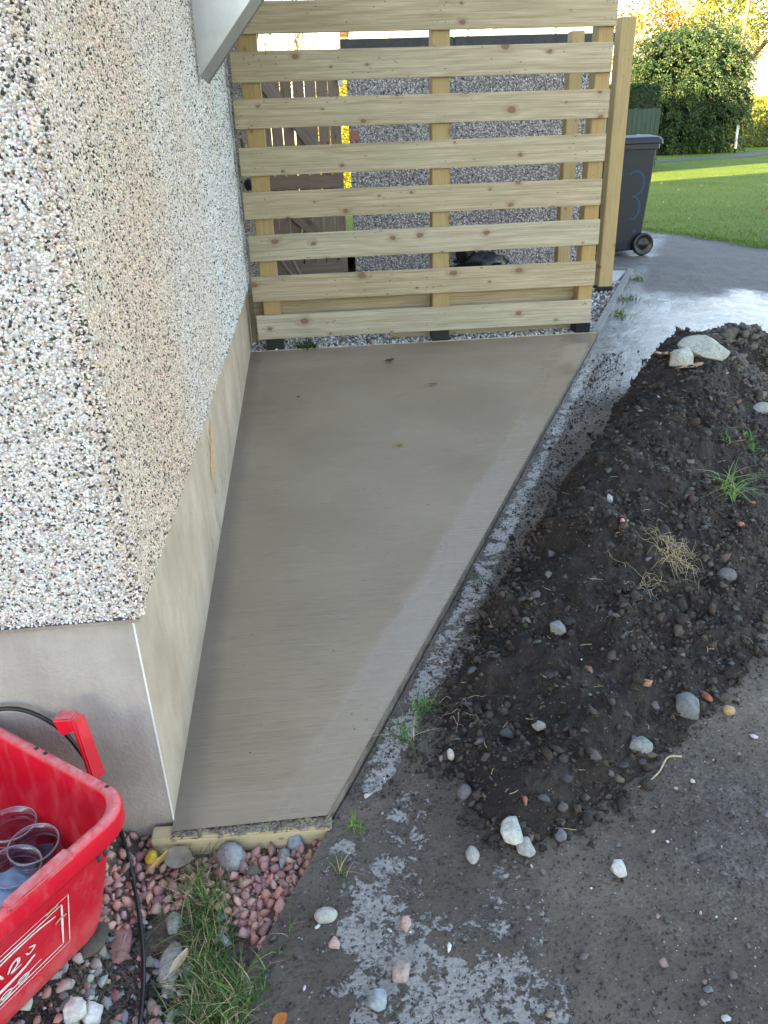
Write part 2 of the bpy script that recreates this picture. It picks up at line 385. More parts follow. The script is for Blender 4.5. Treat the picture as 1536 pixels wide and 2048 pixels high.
def mat_leaf(name, rough=.5, trans=.25, attr=True, col=None):
    t = NT(name); c = t.attr().outputs['Color'] if attr else None
    if c is None:
        c = t.ramp(t.noise(t.obj(), 40, 3), [(.3, tuple(q * .8 for q in col)), (.7, tuple(q * 1.2 for q in col))])
    t.out(c, rough, None, .35)
    tr = t.n('ShaderNodeBsdfTranslucent'); t.L(c, tr.inputs[0])
    mx = t.n('ShaderNodeMixShader'); mx.inputs[0].default_value = trans
    t.L(t.b.outputs[0], mx.inputs[1]); t.L(tr.outputs[0], mx.inputs[2])
    t.L(mx.outputs[0], t.t.nodes['Material Output'].inputs[0]); return t.m
M_LEAF = mat_leaf('leaf'); M_GRASS = mat_leaf('grass_blade', .55, .3)

def mat_lawn():
    t = NT('short_grass'); v = t.obj()
    n = t.noise(v, .5, 5, .6); n2 = t.noise(v, 14, 5, .7); n3 = t.noise(t.mapping(v, (1, 1, 1)), 90, 3, .7)
    col = t.ramp(n, [(.3, (.095, .165, .008)), (.55, (.135, .215, .012)), (.75, (.18, .25, .02))])
    col = t.mix(1.0, col, t.ramp(n2, [(.3, (.72, .75, .7)), (.7, (1.25, 1.2, 1.2))]), 'MULTIPLY')
    col = t.mix(1.0, col, t.ramp(n3, [(.3, (.6, .62, .6)), (.7, (1.35, 1.3, 1.2))]), 'MULTIPLY')
    return t.out(col, .8, t.bump(t.math('ADD', n2, n3), 1.0, .05), .2)
M_LAWN = mat_lawn()

def mat_bark():
    t = NT('bark'); v = t.obj(); n = t.noise(t.mapping(v, (6, 6, 1.5)), 2.0, 5, .65)
    return t.out(t.ramp(n, [(.3, (.06, .045, .035)), (.7, (.17, .135, .11))]), .9, t.bump(n, .8, .03), .2)
M_BARK = mat_bark()
def mat_birch():
    t = NT('birch_bark'); v = t.obj(); n = t.noise(t.mapping(v, (2, 2, 5)), 2.0, 5, .65)
    return t.out(t.ramp(n, [(.36, (.08, .07, .065)), (.45, (.55, .52, .48)), (.7, (.7, .68, .64))]), .8, None, .2)
M_BIRCH = mat_birch()

M_CONC = simple_mat('grey_concrete', (.20, .19, .175), .85, 60, .35, .5, .004)
M_PALESLAB = simple_mat('pale_paving', (.42, .40, .375), .8, 20, .15, .3, .003)
M_SOILBASE = M_SOIL
M_BEDSOIL = simple_mat('brown_garden_soil', (.095, .072, .052), .9, 120, .6, .9, .006)
def mat_gravel_base():
    t = NT('white_gravel_base'); v = t.obj(); vo = t.voro(v, 70); cs = t.n('ShaderNodeSeparateColor'); t.L(vo.outputs['Color'], cs.inputs[0])
    c = t.ramp(cs.outputs[0], [(0, (.35, .33, .31)), (.4, (.2, .18, .165)), (.7, (.08, .07, .065))], 'CONSTANT')
    return t.out(c, .85, t.bump(t.math('SUBTRACT', 1.0, vo.outputs['Distance']), 1.0, .02), .2)
M_GRAVBASE = mat_gravel_base()
M_STEEL = simple_mat('galvanised_steel', (.30, .31, .325), .30, 12, .10, .08, .002, .5, .9)
M_BLACKP = simple_mat('black_plastic', (.012, .013, .015), .35, 40, .2, .1, .001)
M_BAG = simple_mat('black_bag_film', (.012, .012, .013), .22, 60, .2, .5, .006)
M_BIN = simple_mat('dark_blue_grey_plastic', (.011, .014, .021), .42, 25, .18, .1, .001)
M_BLUE = simple_mat('blue_paint', (.012, .040, .085), .6, 60, .4, .1, .001)
M_FELT = simple_mat('dark_roof_felt', (.050, .048, .050), .8, 30, .2, .3, .003)
M_WHITEP = simple_mat('white_wall_paint', (.78, .77, .74), .8, 6, .05, .1, .003)
M_TILE = simple_mat('brown_roof_tile', (.21, .14, .10), .8, 8, .25, .4, .01)
M_GLASSP = simple_mat('window_glass', (.30, .36, .42), .08, 4, .1, .0, .001, .8)
M_UPVC = simple_mat('white_frame', (.75, .77, .79), .4, 10, .03, 0, .001)
M_CREAM = simple_mat('cream_wall', (.62, .58, .50), .85, 8, .08, .2, .004)
M_BRICK = simple_mat('red_brick', (.33, .13, .085), .85, 40, .25, .4, .003)
M_TAR = simple_mat('path_tarmac', (.075, .073, .075), .85, 60, .3, .5, .005)
M_EDGE = simple_mat('muddy_timber_edge', (.13, .10, .07), .8, 25, .5, .3, .002)
M_BEAD = simple_mat('white_corner_bead', (.70, .68, .64), .5, 30, .05, 0, .001)
M_WHITEPRINT = simple_mat('white_print', (.74, .60, .60), .6, 70, .22, 0, .001)
M_PAPER = simple_mat('white_paper', (.75, .75, .78), .7, 30, .04, 0, .001)
M_INK = simple_mat('black_ink', (.03, .03, .035), .7, 30, .1, 0, .001)
M_TANK = simple_mat('tan_dry_dirt', (.35, .28, .17), .9, 90, .3, .4, .002)

def mat_red():
    t = NT('red_plastic'); v = t.obj()
    n = t.noise(t.mapping(v, (18, 18, 5)), 1.0, 5, .7); nf = t.noise(t.mapping(v, (60, 60, 22)), 1.0, 4, .7); n0 = t.noise(v, 5, 3)
    col = t.ramp(n0, [(.3, (.52, .006, .020)), (.7, (.64, .010, .026))])
    dust = t.math('MULTIPLY', t.maprange(n, .50, .72), t.maprange(nf, .38, .66))
    geo = t.n('ShaderNodeNewGeometry'); sg = t.n('ShaderNodeSeparateXYZ'); t.L(geo.outputs['Normal'], sg.inputs[0])
    up = t.math('MULTIPLY', t.maprange(sg.outputs[2], .4, .95), t.maprange(nf, .30, .60, .1, .75))
    sx = t.n('ShaderNodeSeparateXYZ'); t.L(v, sx.inputs[0])
    low = t.math('MULTIPLY', t.maprange(sx.outputs[2], .12, .0), t.maprange(n, .40, .62, .05, .5))
    dm = t.math('MAXIMUM', t.math('MULTIPLY', dust, .38), t.math('MAXIMUM', up, low))
    col = t.mix(dm, col, (.56, .24, .23))
    return t.out(col, t.maprange(dm, 0, .6, .34, .8), t.bump(nf, .12, .001), .45)
M_RED = mat_red()
def mat_clear():
    t = NT('clear_plastic'); tr = t.n('ShaderNodeBsdfTransparent'); tr.inputs[0].default_value = (.90, .915, .95, 1)
    gl = t.n('ShaderNodeBsdfGlossy'); gl.inputs['Roughness'].default_value = .06
    fr = t.n('ShaderNodeLayerWeight'); fr.inputs['Blend'].default_value = .28
    mx = t.n('ShaderNodeMixShader'); t.L(t.math('ADD', t.math('MULTIPLY', fr.outputs['Facing'], .6), .09), mx.inputs[0])
    t.L(tr.outputs[0], mx.inputs[1]); t.L(gl.outputs[0], mx.inputs[2]); t.L(mx.outputs[0], t.t.nodes['Material Output'].inputs[0]); return t.m
M_CLEAR = mat_clear(); M_RIM_GLINT = simple_mat('painted_edge_glint', (.28, .29, .34), .12, 30, .5, 0, .001, .6)  # opaque grey standing in for highlights along the clear jar edges

# ------------------------------------------------------------------ object helpers
def link(o, parent=None):
    C.objects.link(o)
    if parent is not None: o.parent = parent
    return o
def thing(name, label, cat, loc=(0, 0, 0), rot=(0, 0, 0), group=None):
    o = bpy.data.objects.new(name, None); C.objects.link(o); o.empty_display_size = .1
    o.location = loc; o.rotation_euler = rot; o['label'] = label; o['category'] = cat
    if group: o['group'] = group
    return o
def tag(o, label=None, cat=None, group=None, kind=None):
    if label: o['label'] = label
    if cat: o['category'] = cat
    if group: o['group'] = group
    if kind: o['kind'] = kind
    return o
def mesh_np(name, V, Fc, mat, col=None, smooth=False):
    """V (n,3); Fc (m,k) with one polygon size k"""
    V = np.ascontiguousarray(V, np.float32); Fc = np.ascontiguousarray(Fc, np.int32)
    me = bpy.data.meshes.new(name); m, k = Fc.shape
    me.vertices.add(len(V)); me.vertices.foreach_set('co', V.ravel())
    me.loops.add(m * k); me.loops.foreach_set('vertex_index', Fc.ravel())
    me.polygons.add(m); me.polygons.foreach_set('loop_start', np.arange(0, m * k, k, dtype=np.int32))
    if smooth: me.polygons.foreach_set('use_smooth', np.ones(m, bool))
    if col is not None:
        a = me.color_attributes.new('Col', 'FLOAT_COLOR', 'POINT')
        cc = np.ones((len(V), 4), np.float32); cc[:, :3] = col; a.data.foreach_set('color', cc.ravel())
    me.update(calc_edges=True); me.materials.append(mat); return me
def obj_np(name, V, Fc, mat, parent=None, col=None, smooth=False):
    return link(bpy.data.objects.new(name, mesh_np(name, V, Fc, mat, col, smooth)), parent)
def obj_bm(name, bm, mat, parent=None, smooth=False):
    me = bpy.data.meshes.new(name); bmesh.ops.recalc_face_normals(bm, faces=bm.faces[:]); bm.to_mesh(me); bm.free()
    if smooth:
        for p in me.polygons: p.use_smooth = True
    me.materials.append(mat); return link(bpy.data.objects.new(name, me), parent)
def box(name, lo, hi, mat, parent=None, bevel=0.0, centre=True, jitter=0.0):
    lo = np.array(lo, float); hi = np.array(hi, float); c = (lo + hi) / 2; s = hi - lo
    bm = bmesh.new(); bmesh.ops.create_cube(bm, size=1)
    for v in bm.verts: v.co = Vector((v.co.x * s[0], v.co.y * s[1], v.co.z * s[2]))
    if bevel: bmesh.ops.bevel(bm, geom=bm.edges[:], offset=bevel, segments=2, affect='EDGES')
    if jitter:
        for v in bm.verts: v.co += Vector(rng.normal(0, jitter, 3))
    o = obj_bm(name, bm, mat, parent); o.location = c
    return o
def prism(name, pts, z0, z1, mat, parent=None, bevel=0.0):
    """vertical prism on a plan polygon"""
    bm = bmesh.new(); b = [bm.verts.new((p[0], p[1], z0 if np.isscalar(z0) else z0[i])) for i, p in enumerate(pts)]
    t = [bm.verts.new((p[0], p[1], z1 if np.isscalar(z1) else z1[i])) for i, p in enumerate(pts)]
    n = len(pts); bm.faces.new(b[::-1]); bm.faces.new(t)
    for i in range(n): bm.faces.new((b[i], b[(i + 1) % n], t[(i + 1) % n], t[i]))
    if bevel: bmesh.ops.bevel(bm, geom=bm.edges[:], offset=bevel, segments=2, affect='EDGES')
    return obj_bm(name, bm, mat, parent)
def tube_arrays(path, rad, n=8):
    path = np.asarray(path, float); m = len(path); rad = np.full(m, rad) if np.isscalar(rad) else np.asarray(rad)
    T = np.gradient(path, axis=0); T /= np.linalg.norm(T, axis=1)[:, None] + 1e-9
    up = np.array([0, 0, 1.0]) if abs(T[:, 2]).mean() < .8 else np.array([1.0, 0, 0])
    A = np.cross(T, up); A /= np.linalg.norm(A, axis=1)[:, None] + 1e-9; B = np.cross(T, A)
    a = np.linspace(0, 2 * np.pi, n, endpoint=False)
    V = path[:, None] + rad[:, None, None] * (A[:, None] * np.cos(a)[None, :, None] + B[:, None] * np.sin(a)[None, :, None])
    V = V.reshape(-1, 3); F = []
    for i in range(m - 1):
        for j in range(n):
            F.append((i * n + j, i * n + (j + 1) % n, (i + 1) * n + (j + 1) % n, (i + 1) * n + j))
    return V, np.array(F)
def smooth_path(pts, n=60):
    pts = np.asarray(pts, float); k = len(pts); out = []
    P = np.vstack([2 * pts[0] - pts[1], pts, 2 * pts[-1] - pts[-2]])
    for t in np.linspace(0, k - 1 - 1e-6, n):
        i = int(t); f = t - i; a, b, c, d = P[i:i + 4]
        out.append(.5 * ((2 * b) + (c - a) * f + (2 * a - 5 * b + 4 * c - d) * f * f + (-a + 3 * b - 3 * c + d) * f ** 3))
    return np.array(out)
def tube(name, path, rad, mat, parent=None, n=8):
    V, F = tube_arrays(path, rad, n); return obj_np(name, V, F, mat, parent, smooth=True)
def lathe(name, prof, mat, parent=None, n=32):
    a = np.linspace(0, 2 * np.pi, n, endpoint=False); prof = np.asarray(prof, float)
    V = np.stack([prof[:, None, 0] * np.cos(a), prof[:, None, 0] * np.sin(a), np.repeat(prof[:, 1:2], n, 1)], -1).reshape(-1, 3)
    F = [(i * n + j, i * n + (j + 1) % n, (i + 1) * n + (j + 1) % n, (i + 1) * n + j) for i in range(len(prof) - 1) for j in range(n)]
    return obj_np(name, V, np.array(F), mat, parent, smooth=True)
def loft(name, rings, mat, parent=None, cap0=False, cap1=False, smooth=True):
    n = len(rings[0]); V = np.concatenate(rings); bm = bmesh.new(); vs_ = [bm.verts.new(v) for v in V]
    for i in range(len(rings) - 1):
        for j in range(n): bm.faces.new((vs_[i * n + j], vs_[i * n + (j + 1) % n], vs_[(i + 1) * n + (j + 1) % n], vs_[(i + 1) * n + j]))
    if cap0: bm.faces.new(vs_[:n][::-1])
    if cap1: bm.faces.new(vs_[-n:])
    return obj_bm(name, bm, mat, parent, smooth)
def rrect(cx, cy, hx, hy, r, z, n=6):
    pts = []
    for (sx, sy, a0) in ((1, 1, 0), (-1, 1, 90), (-1, -1, 180), (1, -1, 270)):
        for k in range(n + 1):
            a = math.radians(a0 + 90 * k / n); pts.append((cx + sx * (hx - r) + r * math.cos(a), cy + sy * (hy - r) + r * math.sin(a), z))
    return np.array(pts)

# stones ------------------------------------------------------------
def ico():
    t = (1 + 5 ** .5) / 2
    v = np.array([(-1, t, 0), (1, t, 0), (-1, -t, 0), (1, -t, 0), (0, -1, t), (0, 1, t), (0, -1, -t), (0, 1, -t), (t, 0, -1), (t, 0, 1), (-t, 0, -1), (-t, 0, 1)]) / math.hypot(1, t)
    f = np.array([(0, 11, 5), (0, 5, 1), (0, 1, 7), (0, 7, 10), (0, 10, 11), (1, 5, 9), (5, 11, 4), (11, 10, 2), (10, 7, 6), (7, 1, 8), (3, 9, 4), (3, 4, 2), (3, 2, 6), (3, 6, 8), (3, 8, 9), (4, 9, 5), (2, 4, 11), (6, 2, 10), (8, 6, 7), (9, 8, 1)])
    return v, f
ICO_V, ICO_F = ico()
def ico_sub(v, f):
    v = [tuple(x) for x in v]; cache = {}; nf = []
    def mid(a, b):
        k = (min(a, b), max(a, b))
        if k not in cache:
            m = (np.array(v[a]) + np.array(v[b])) / 2; m /= np.linalg.norm(m); v.append(tuple(m)); cache[k] = len(v) - 1
        return cache[k]
    for a, b, c in f:
        x, y, z = mid(a, b), mid(b, c), mid(c, a); nf += [(a, x, z), (b, y, x), (c, z, y), (x, y, z)]
    return np.array(v), np.array(nf)
ICO2_V, ICO2_F = ico_sub(ICO_V, ICO_F)
ICO3_V, ICO3_F = ico_sub(ICO2_V, ICO2_F)
VAR_ROUND = [ICO_V * (1 + rng.normal(0, .15, (12, 1))) for _ in range(10)]
VAR_ANG = [ICO_V * (1 + rng.normal(0, .30, (12, 1))) * np.array([1, rng.uniform(.7, 1), rng.uniform(.6, .95)]) for _ in range(14)]
def rand_rot(n, flat=1.0):
    q = rng.normal(0, 1, (n, 4)); q[:, 1:3] *= flat; q /= np.linalg.norm(q, axis=1)[:, None]; w, x, y, z = q.T
    return np.stack([np.stack([1 - 2 * (y * y + z * z), 2 * (x * y - z * w), 2 * (x * z + y * w)], -1), np.stack([2 * (x * y + z * w), 1 - 2 * (x * x + z * z), 2 * (y * z - x * w)], -1), np.stack([2 * (x * z - y * w), 2 * (y * z + x * w), 1 - 2 * (x * x + y * y)], -1)], 1)
OCT_V = np.array([(1, 0, 0), (-1, 0, 0), (0, 1, 0), (0, -1, 0), (0, 0, 1), (0, 0, -1)], float); OCT_F = np.array([(0, 2, 4), (2, 1, 4), (1, 3, 4), (3, 0, 4), (2, 0, 5), (1, 2, 5), (3, 1, 5), (0, 3, 5)])
VAR_OCT = [OCT_V * (1.05 + rng.normal(0, .18, (6, 1))) for _ in range(10)]
def scatter(variants, P, S, Cc, flat=1.0, frame=None):
    n = len(P); idx = rng.integers(0, len(variants), n); base = np.stack(variants)[idx]
    S = S if S.ndim == 2 else np.repeat(S[:, None], 3, 1)
    V = base * S[:, None, :]; V = np.einsum('nij,nkj->nki', rand_rot(n, flat), V)
    if frame is not None: V = V @ frame.T
    V = V + P[:, None, :]
    bf = OCT_F if base.shape[1] == 6 else ICO_F; nv = base.shape[1]
    F = bf[None] + (np.arange(n) * nv)[:, None, None]
    return V.reshape(-1, 3), F.reshape(-1, 3), np.repeat(Cc, nv, 0)
def pick_cols(cols, n, w=None, jit=.12):
    c = np.array(cols)[rng.choice(len(cols), n, p=w)]
    return np.clip(c * (1 + rng.normal(0, jit, (n, 1))) * (1 + rng.normal(0, .045, (n, 3))), .004, .95)
STONE_ME = [mesh_np('stone_shape', v, ICO_F, M_STONE_O) for v in VAR_ANG]
PEB_ME = [mesh_np('pebble_shape', v, ICO_F, M_STONE_O, smooth=True) for v in VAR_ROUND]
def single(name, me, p, s, col, parent, rot=None):
    o = bpy.data.objects.new(name, me); o.location = p; o.scale = s if np.ndim(s) else (s, s, s)
    o.rotation_euler = rot if rot is not None else (random.uniform(-.5, .5), random.uniform(-.5, .5), random.uniform(0, 6.3))
    o.color = (*[float(c) for c in col], 1); return link(o, parent)
def rock(name, label, px, py, w, h, col, seed=0, kind='ang', flat=.6, cat='stone', group=None, z=None, sink=.3, mat=None):
    """a single stone that shows w x h photo pixels across"""
    p = surface_at(px, py + h * .2); d = float(np.linalg.norm(p - np.array([0, 0, CAM_H]))); r = np.random.default_rng(seed + 100)
    V = ICO3_V.copy()
    if kind != 'round':
        for _ in range(24 if kind == 'ang' else 14):
            nrm = r.normal(0, 1, 3); nrm /= np.linalg.norm(nrm); k = r.uniform(.56, .76); dd = V @ nrm - k; V -= np.outer(np.clip(dd, 0, None), nrm)
    ph = r.uniform(0, 6, 6)
    rough = .02 if kind == 'ang' else .025
    V *= (1 + rough * (np.sin(V[:, :1] * 5 + ph[0]) + np.sin(V[:, 1:2] * 6 + ph[1]) + np.sin(V[:, 2:] * 7 + ph[2])) + .5 * rough * np.sin(V[:, :1] * 13 + V[:, 1:2] * 11 + ph[3]))
    if kind == 'lump': V *= 1 + .16 * (r.random((len(V), 1)) - .5)
    V /= np.abs(V).max(0); sx = w / F_PX * d / 2; sy = h / F_PX * d / 2 * 1.25
    sz = min(sx, sy) * flat * 1.3
    V = V * np.array([sx, sy, sz])
    o = obj_np(name, V, ICO3_F, mat or M_STONE_O, smooth=(kind == 'round'))
    zz = float(top_z(p[0], p[1])) if z is None else z
    o.location = (p[0], p[1], zz + sz * (1 - 2 * sink) * .9); o.color = (*col, 1)
    o.rotation_euler = (0, 0, r.uniform(-.25, .25)); return tag(o, label, cat, group)

# foliage ------------------------------------------------------------
def leaf_quads(P, N_, size, col, aspect=1.9, droop=0.0, tip=None):
    """small pointed leaves (2 triangles each) at P with random direction"""
    n = len(P); d = rng.normal(0, 1, (n, 3)) if N_ is None else N_ + rng.normal(0, .55, (n, 3))
    d[:, 2] -= droop; d /= np.linalg.norm(d, axis=1)[:, None] + 1e-9
    s = np.cross(d, rng.normal(0, 1, (n, 3))); s /= np.linalg.norm(s, axis=1)[:, None] + 1e-9
    L = (size * rng.uniform(.7, 1.3, n))[:, None]; W = L / aspect
    V = np.stack([P - d * L / 2, P + s * W / 2, P + d * L / 2, P - s * W / 2], 1).reshape(-1, 3)
    F = np.arange(n * 4).reshape(n, 4); return V, F, np.repeat(col, 4, 0)
def blades(P, h, lean, width, col, seg=3, dirs=None):
    n = len(P); a = rng.uniform(0, 6.283, n) if dirs is None else dirs; hh = h * rng.uniform(.5, 1.15, n); ln = lean * rng.uniform(.3, 1.4, n)
    D = np.stack([np.cos(a), np.sin(a), 0 * a], -1); S = np.stack([-np.sin(a), np.cos(a), 0 * a], -1) * width
    twist = rng.uniform(-.6, .6, n)[:, None]
    S = S + D * twist * width; rows = []
    for k in range(seg + 1):
        t = k / seg
        c = P + D * (ln * hh * t * t)[:, None] + np.array([0, 0, 1.0]) * (hh * (t - .45 * np.clip(ln, 0, 1.6) * t * t))[:, None]
        w = (1 - t) ** .6 if k < seg else .06
        rows += [c - S * w / 2, c + S * w / 2]
    V = np.stack(rows, 1).reshape(-1, 3); q = 2 * (seg + 1); F = []
    for k in range(seg): F.append([2 * k, 2 * k + 1, 2 * k + 3, 2 * k + 2])
    F = np.array(F)[None] + (np.arange(n) * q)[:, None, None]
    return V, F.reshape(-1, 4), np.repeat(col, q, 0)
def cat_arrays(parts):
    Vs, Fs, Cs, o = [], [], [], 0
    for V, F, c in parts: Vs.append(V); Fs.append(F + o); Cs.append(c); o += len(V)
    return np.concatenate(Vs), np.concatenate(Fs), np.concatenate(Cs)
GREENS = [(.055, .12, .022), (.075, .15, .028), (.04, .09, .018), (.11, .17, .04)]

# ------------------------------------------------------------------ SETTING: ground sheets
obj_np('ground', np.array([(-400, -200, -.12), (400, -200, -.12), (400, 700, -.12), (-400, 700, -.12)]), np.array([(0, 1, 2, 3)]), M_SOILBASE)['kind'] = 'structure'
LAWN_EDGE = [(6.1, 0.0), (5.35, 3.4), (4.80, 5.9), (4.44, 7.4), (4.25, 8.35), (4.05, 9.12), (3.7, 9.5), (2.2, 9.7), (-.1, 9.8)]
def lawn_x(y): return np.interp(y, [p[1] for p in LAWN_EDGE[:7]], [p[0] for p in LAWN_EDGE[:7]])
# the lawn: strips from the edge of the drive out to the horizon
rows = []
for (x, y) in LAWN_EDGE[:6]: rows.append((x, y))
V = []; F = []
xs_far = [0, .06, .14, .3, .7, 1.6, 4, 12, 40, 395]
lawn_rows = [(6.1, -190), (6.1, 0)] + LAWN_EDGE[1:6] + [(3.7, 9.5)]
ys2 = [9.7, 10.2, 12, 15, 20, 30, 45, 70, 120, 300, 690]
for (x, y) in lawn_rows:
    zz = 0.248 * sstep(2.0, 6.9, y) if y < 6.9 else .248
    for d in xs_far: V.append((x + d, y, float(gz(0, y)) - (.02 if d == 0 else 0.0) + .012 * (d > 0)))
n = len(xs_far)
for i in range(len(lawn_rows) - 1):
    for j in range(n - 1): F.append((i * n + j, i * n + j + 1, (i + 1) * n + j + 1, (i + 1) * n + j))
o0 = len(V); xs2 = [-390, -60, -20, -6, -.1, 2.2, 3.7, 8, 20, 60, 395]
for y in ys2:
    for x in xs2: V.append((x, y, .2595 if y > 9.75 else .23))
n2 = len(xs2)
for i in range(len(ys2) - 1):
    for j in range(n2 - 1): F.append((o0 + i * n2 + j, o0 + i * n2 + j + 1, o0 + (i + 1) * n2 + j + 1, o0 + (i + 1) * n2 + j))
# join strip between y = 9.5 and 9.7 on the right of x = 3.7
k = len(V); V += [(3.7, 9.5, .2595), (398.7, 9.5, .2595), (398.7, 9.72, .2595), (3.7, 9.72, .2595)]; F.append((k, k + 1, k + 2, k + 3))
obj_np('lawn', np.array(V), np.array(F), M_LAWN)['kind'] = 'structure'

# paving in front of the house, behind and beside the camera
obj_np('pavement', np.array([(-9, -14, -.006), (7, -14, -.006), (7, .27, -.006), (-9, .27, -.006), (-9, 1.3, -.03), (-1.28, 1.3, -.03), (-1.28, .27, -.03), (-9, .27, -.03)]), np.array([(0, 1, 2, 3), (4, 5, 6, 7)]), simple_mat('paving_concrete', (.34, .32, .29), .85, 8, .2, .3, .004))['kind'] = 'structure'

# footpath across the grass
fp = [ground_at(1330, 322), ground_at(1385, 318), ground_at(1450, 315), ground_at(1500, 310), ground_at(1560, 304)]
fp = smooth_path([(9.5, 29.4, 0)] + [tuple(p) for p in fp] + [(40, 48, 0)], 24)
V = []
for i, p in enumerate(fp):
    V += [(p[0] + .25, p[1] - .85, .268), (p[0] - .25, p[1] + .85, .268)]
obj_np('footpath', np.array(V), np.array([(2 * i, 2 * i + 2, 2 * i + 3, 2 * i + 1) for i in range(len(fp) - 1)]), M_TAR)['kind'] = 'structure'

# driveway: one sheet of old concrete, mud and puddled wet patches
ys = np.concatenate([np.arange(.25, .62, .03), np.arange(.62, 2.4, .009), np.arange(2.4, 5.2, .02), np.arange(5.2, 9.7, .06)])
us = np.concatenate([np.linspace(0, .2, 100)[:-1], np.linspace(.2, .5, 100)[:-1], np.linspace(.5, 1, 40)])
Yg, Ug = np.meshgrid(ys, us, indexing='ij')
xl = kerb_x(np.minimum(Yg, 6.55)); xl = np.where(Yg > 6.55, 2.78 - (Yg - 6.55) * 1.2, xl); xl = np.maximum(xl, np.where(Yg > 6.55, .45, -9))
xr = np.interp(Yg, [p[1] for p in LAWN_EDGE[:7]], [p[0] for p in LAWN_EDGE[:7]]) + .03
Xg = xl + (xr - xl) * Ug
Zg = drive_z(Xg, Yg)
# nibbled edge toward the gravel bed
pale = np.zeros_like(Xg); wet = np.zeros_like(Xg)
def blob(px, py, rad, amt, arr):
    p = ground_at(px, py); d = np.hypot(Xg - p[0], Yg - p[1]); arr += amt * np.exp(-(d / rad) ** 2)
for a in [(830, 1610, .075, .5), (800, 1680, .07, .5), (770, 1760, .085, .55), (740, 1830, .085, .5), (745, 1900, .08, .5), (800, 1960, .09, .5), (740, 2030, .08, .45), (850, 2040, .09, .45), (900, 1990, .08, .4), (930, 1860, .07, .4), (1010, 1740, .05, .5), (990, 1800, .06, .35), (1080, 1860, .06, .38), (1120, 1800, .04, .3), (1060, 1960, .10, .4), (960, 2040, .10, .42), (1090, 2030, .08, .35), (840, 1490, .05, .45), (950, 1240, .05, .35), (900, 1350, .05, .42), (680, 1690, .03, .9), (660, 1740, .025, .6)]: blob(*a, pale)
kd = Xg - kerb_x(Yg)
strip = np.exp(-((kd - .048) / .040) ** 2) * (sstep(1.22, 1.32, Yg) * (1 - .30 * sstep(2.2, 2.9, Yg)) * (1 - sstep(4.4, 4.7, Yg))) * 1.45
strip += np.exp(-((kd - .13) / .03) ** 2) * (sstep(1.5, 1.6, Yg) * (1 - sstep(1.9, 2.1, Yg))) * .8
pale = np.maximum(pale, strip) + .10 * (1 - sstep(1.3, 1.6, Yg))
far = sstep(3.9, 4.5, Yg + (fbm(Xg, Yg, 2, 3, 90) - .5) * .6)
wet += .85 * sstep(3.3, 4.0, Yg) * (1 - sstep(5.1, 6.1, Yg + (fbm(Xg, Yg, 2.2, 4, 91) - .5) * 1.1))
wet += .30 * sstep(.45, .75, Xg) * (1 - sstep(1.4, 1.7, Yg)) + .45 * (1 - sstep(.05, .3, kd)) * sstep(1.9, 2.3, Yg)
wet = np.clip(wet + (fbm(Xg, Yg, 4, 3, 92) - .5) * .4, 0, 1)
cols = np.stack([np.clip(pale, 0, 1), wet, far], -1).reshape(-1, 3)
ny, nu = Xg.shape; I = np.arange(ny * nu).reshape(ny, nu)
Fd = np.stack([I[:-1, :-1], I[:-1, 1:], I[1:, 1:], I[1:, :-1]], -1).reshape(-1, 4)
drive = obj_np('driveway', np.stack([Xg, Yg, Zg], -1).reshape(-1, 3), Fd, M_DRIVE, col=cols, smooth=True); drive['kind'] = 'structure'
# vertical face of the drive slab beside the bed
yy = np.arange(.25, 1.21, .02); V = []
for y in yy:
    x = float(kerb_x(y)); j = random.uniform(-.003, .003); V += [(x + j, y, float(drive_z(x, y)) - .004), (x - .006 + j, y, -.1)]
obj_np('driveway_edge', np.array(V), np.array([(2 * i, 2 * i + 1, 2 * i + 3, 2 * i + 2) for i in range(len(yy) - 1)]), M_CONC, col=None)['kind'] = 'structure'

# fresh concrete slab
ys = np.concatenate([np.arange(1.206, 2.4, .012), np.arange(2.4, 4.69, .03), [4.69]]); us = np.linspace(0, 1, 90)
Yg2, Ug2 = np.meshgrid(ys, us, indexing='ij'); xl2 = -.362; xr2 = kerb_x(Yg2) - .012
Xs = xl2 + (xr2 - xl2) * Ug2
Zs = gz(Xs, Yg2) + .014 + (fbm(Xs, Yg2, 1.6, 2, 12) - .5) * .006
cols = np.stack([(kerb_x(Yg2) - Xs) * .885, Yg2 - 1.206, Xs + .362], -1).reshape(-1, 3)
ny, nu = Xs.shape; I = np.arange(ny * nu).reshape(ny, nu)
Fs_ = np.stack([I[:-1, :-1], I[:-1, 1:], I[1:, 1:], I[1:, :-1]], -1).reshape(-1, 4)
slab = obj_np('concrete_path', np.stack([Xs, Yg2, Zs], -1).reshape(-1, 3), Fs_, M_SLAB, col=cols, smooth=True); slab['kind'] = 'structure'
# slab edges: thin shuttering strips left in the joint
def strip_between(name, y0, y1, off0, off1, zoff, mat, label, cat):
    yy = np.linspace(y0, y1, 40); V = []
    for y in yy:
        x = float(kerb_x(y)); z = float(gz(x, y))
        V += [(x + off0, y, z - .05), (x + off0, y, z + zoff), (x + off1, y, z + zoff), (x + off1, y, z - .05)]
    F = [(4 * i + a, 4 * i + 4 + a, 4 * i + 5 + a, 4 * i + 1 + a) for i in range(39) for a in range(3)] + [(0, 1, 2, 3), (156, 157, 158, 159)]
    return tag(obj_np(name, np.array(V), np.array(F), mat), label, cat)
strip_between('edging_strip', 1.19, 4.70, -.0115, -.0075, .0165, M_EDGE, 'thin pale timber strip along the drive side of the wet slab', 'timber strip')
bm_rows = box('back_edging', (-.36, 4.692, .12), (1.80, 4.699, .1715), M_FORM); tag(bm_rows, 'thin timber edging across the far end of the wet slab', 'timber strip')

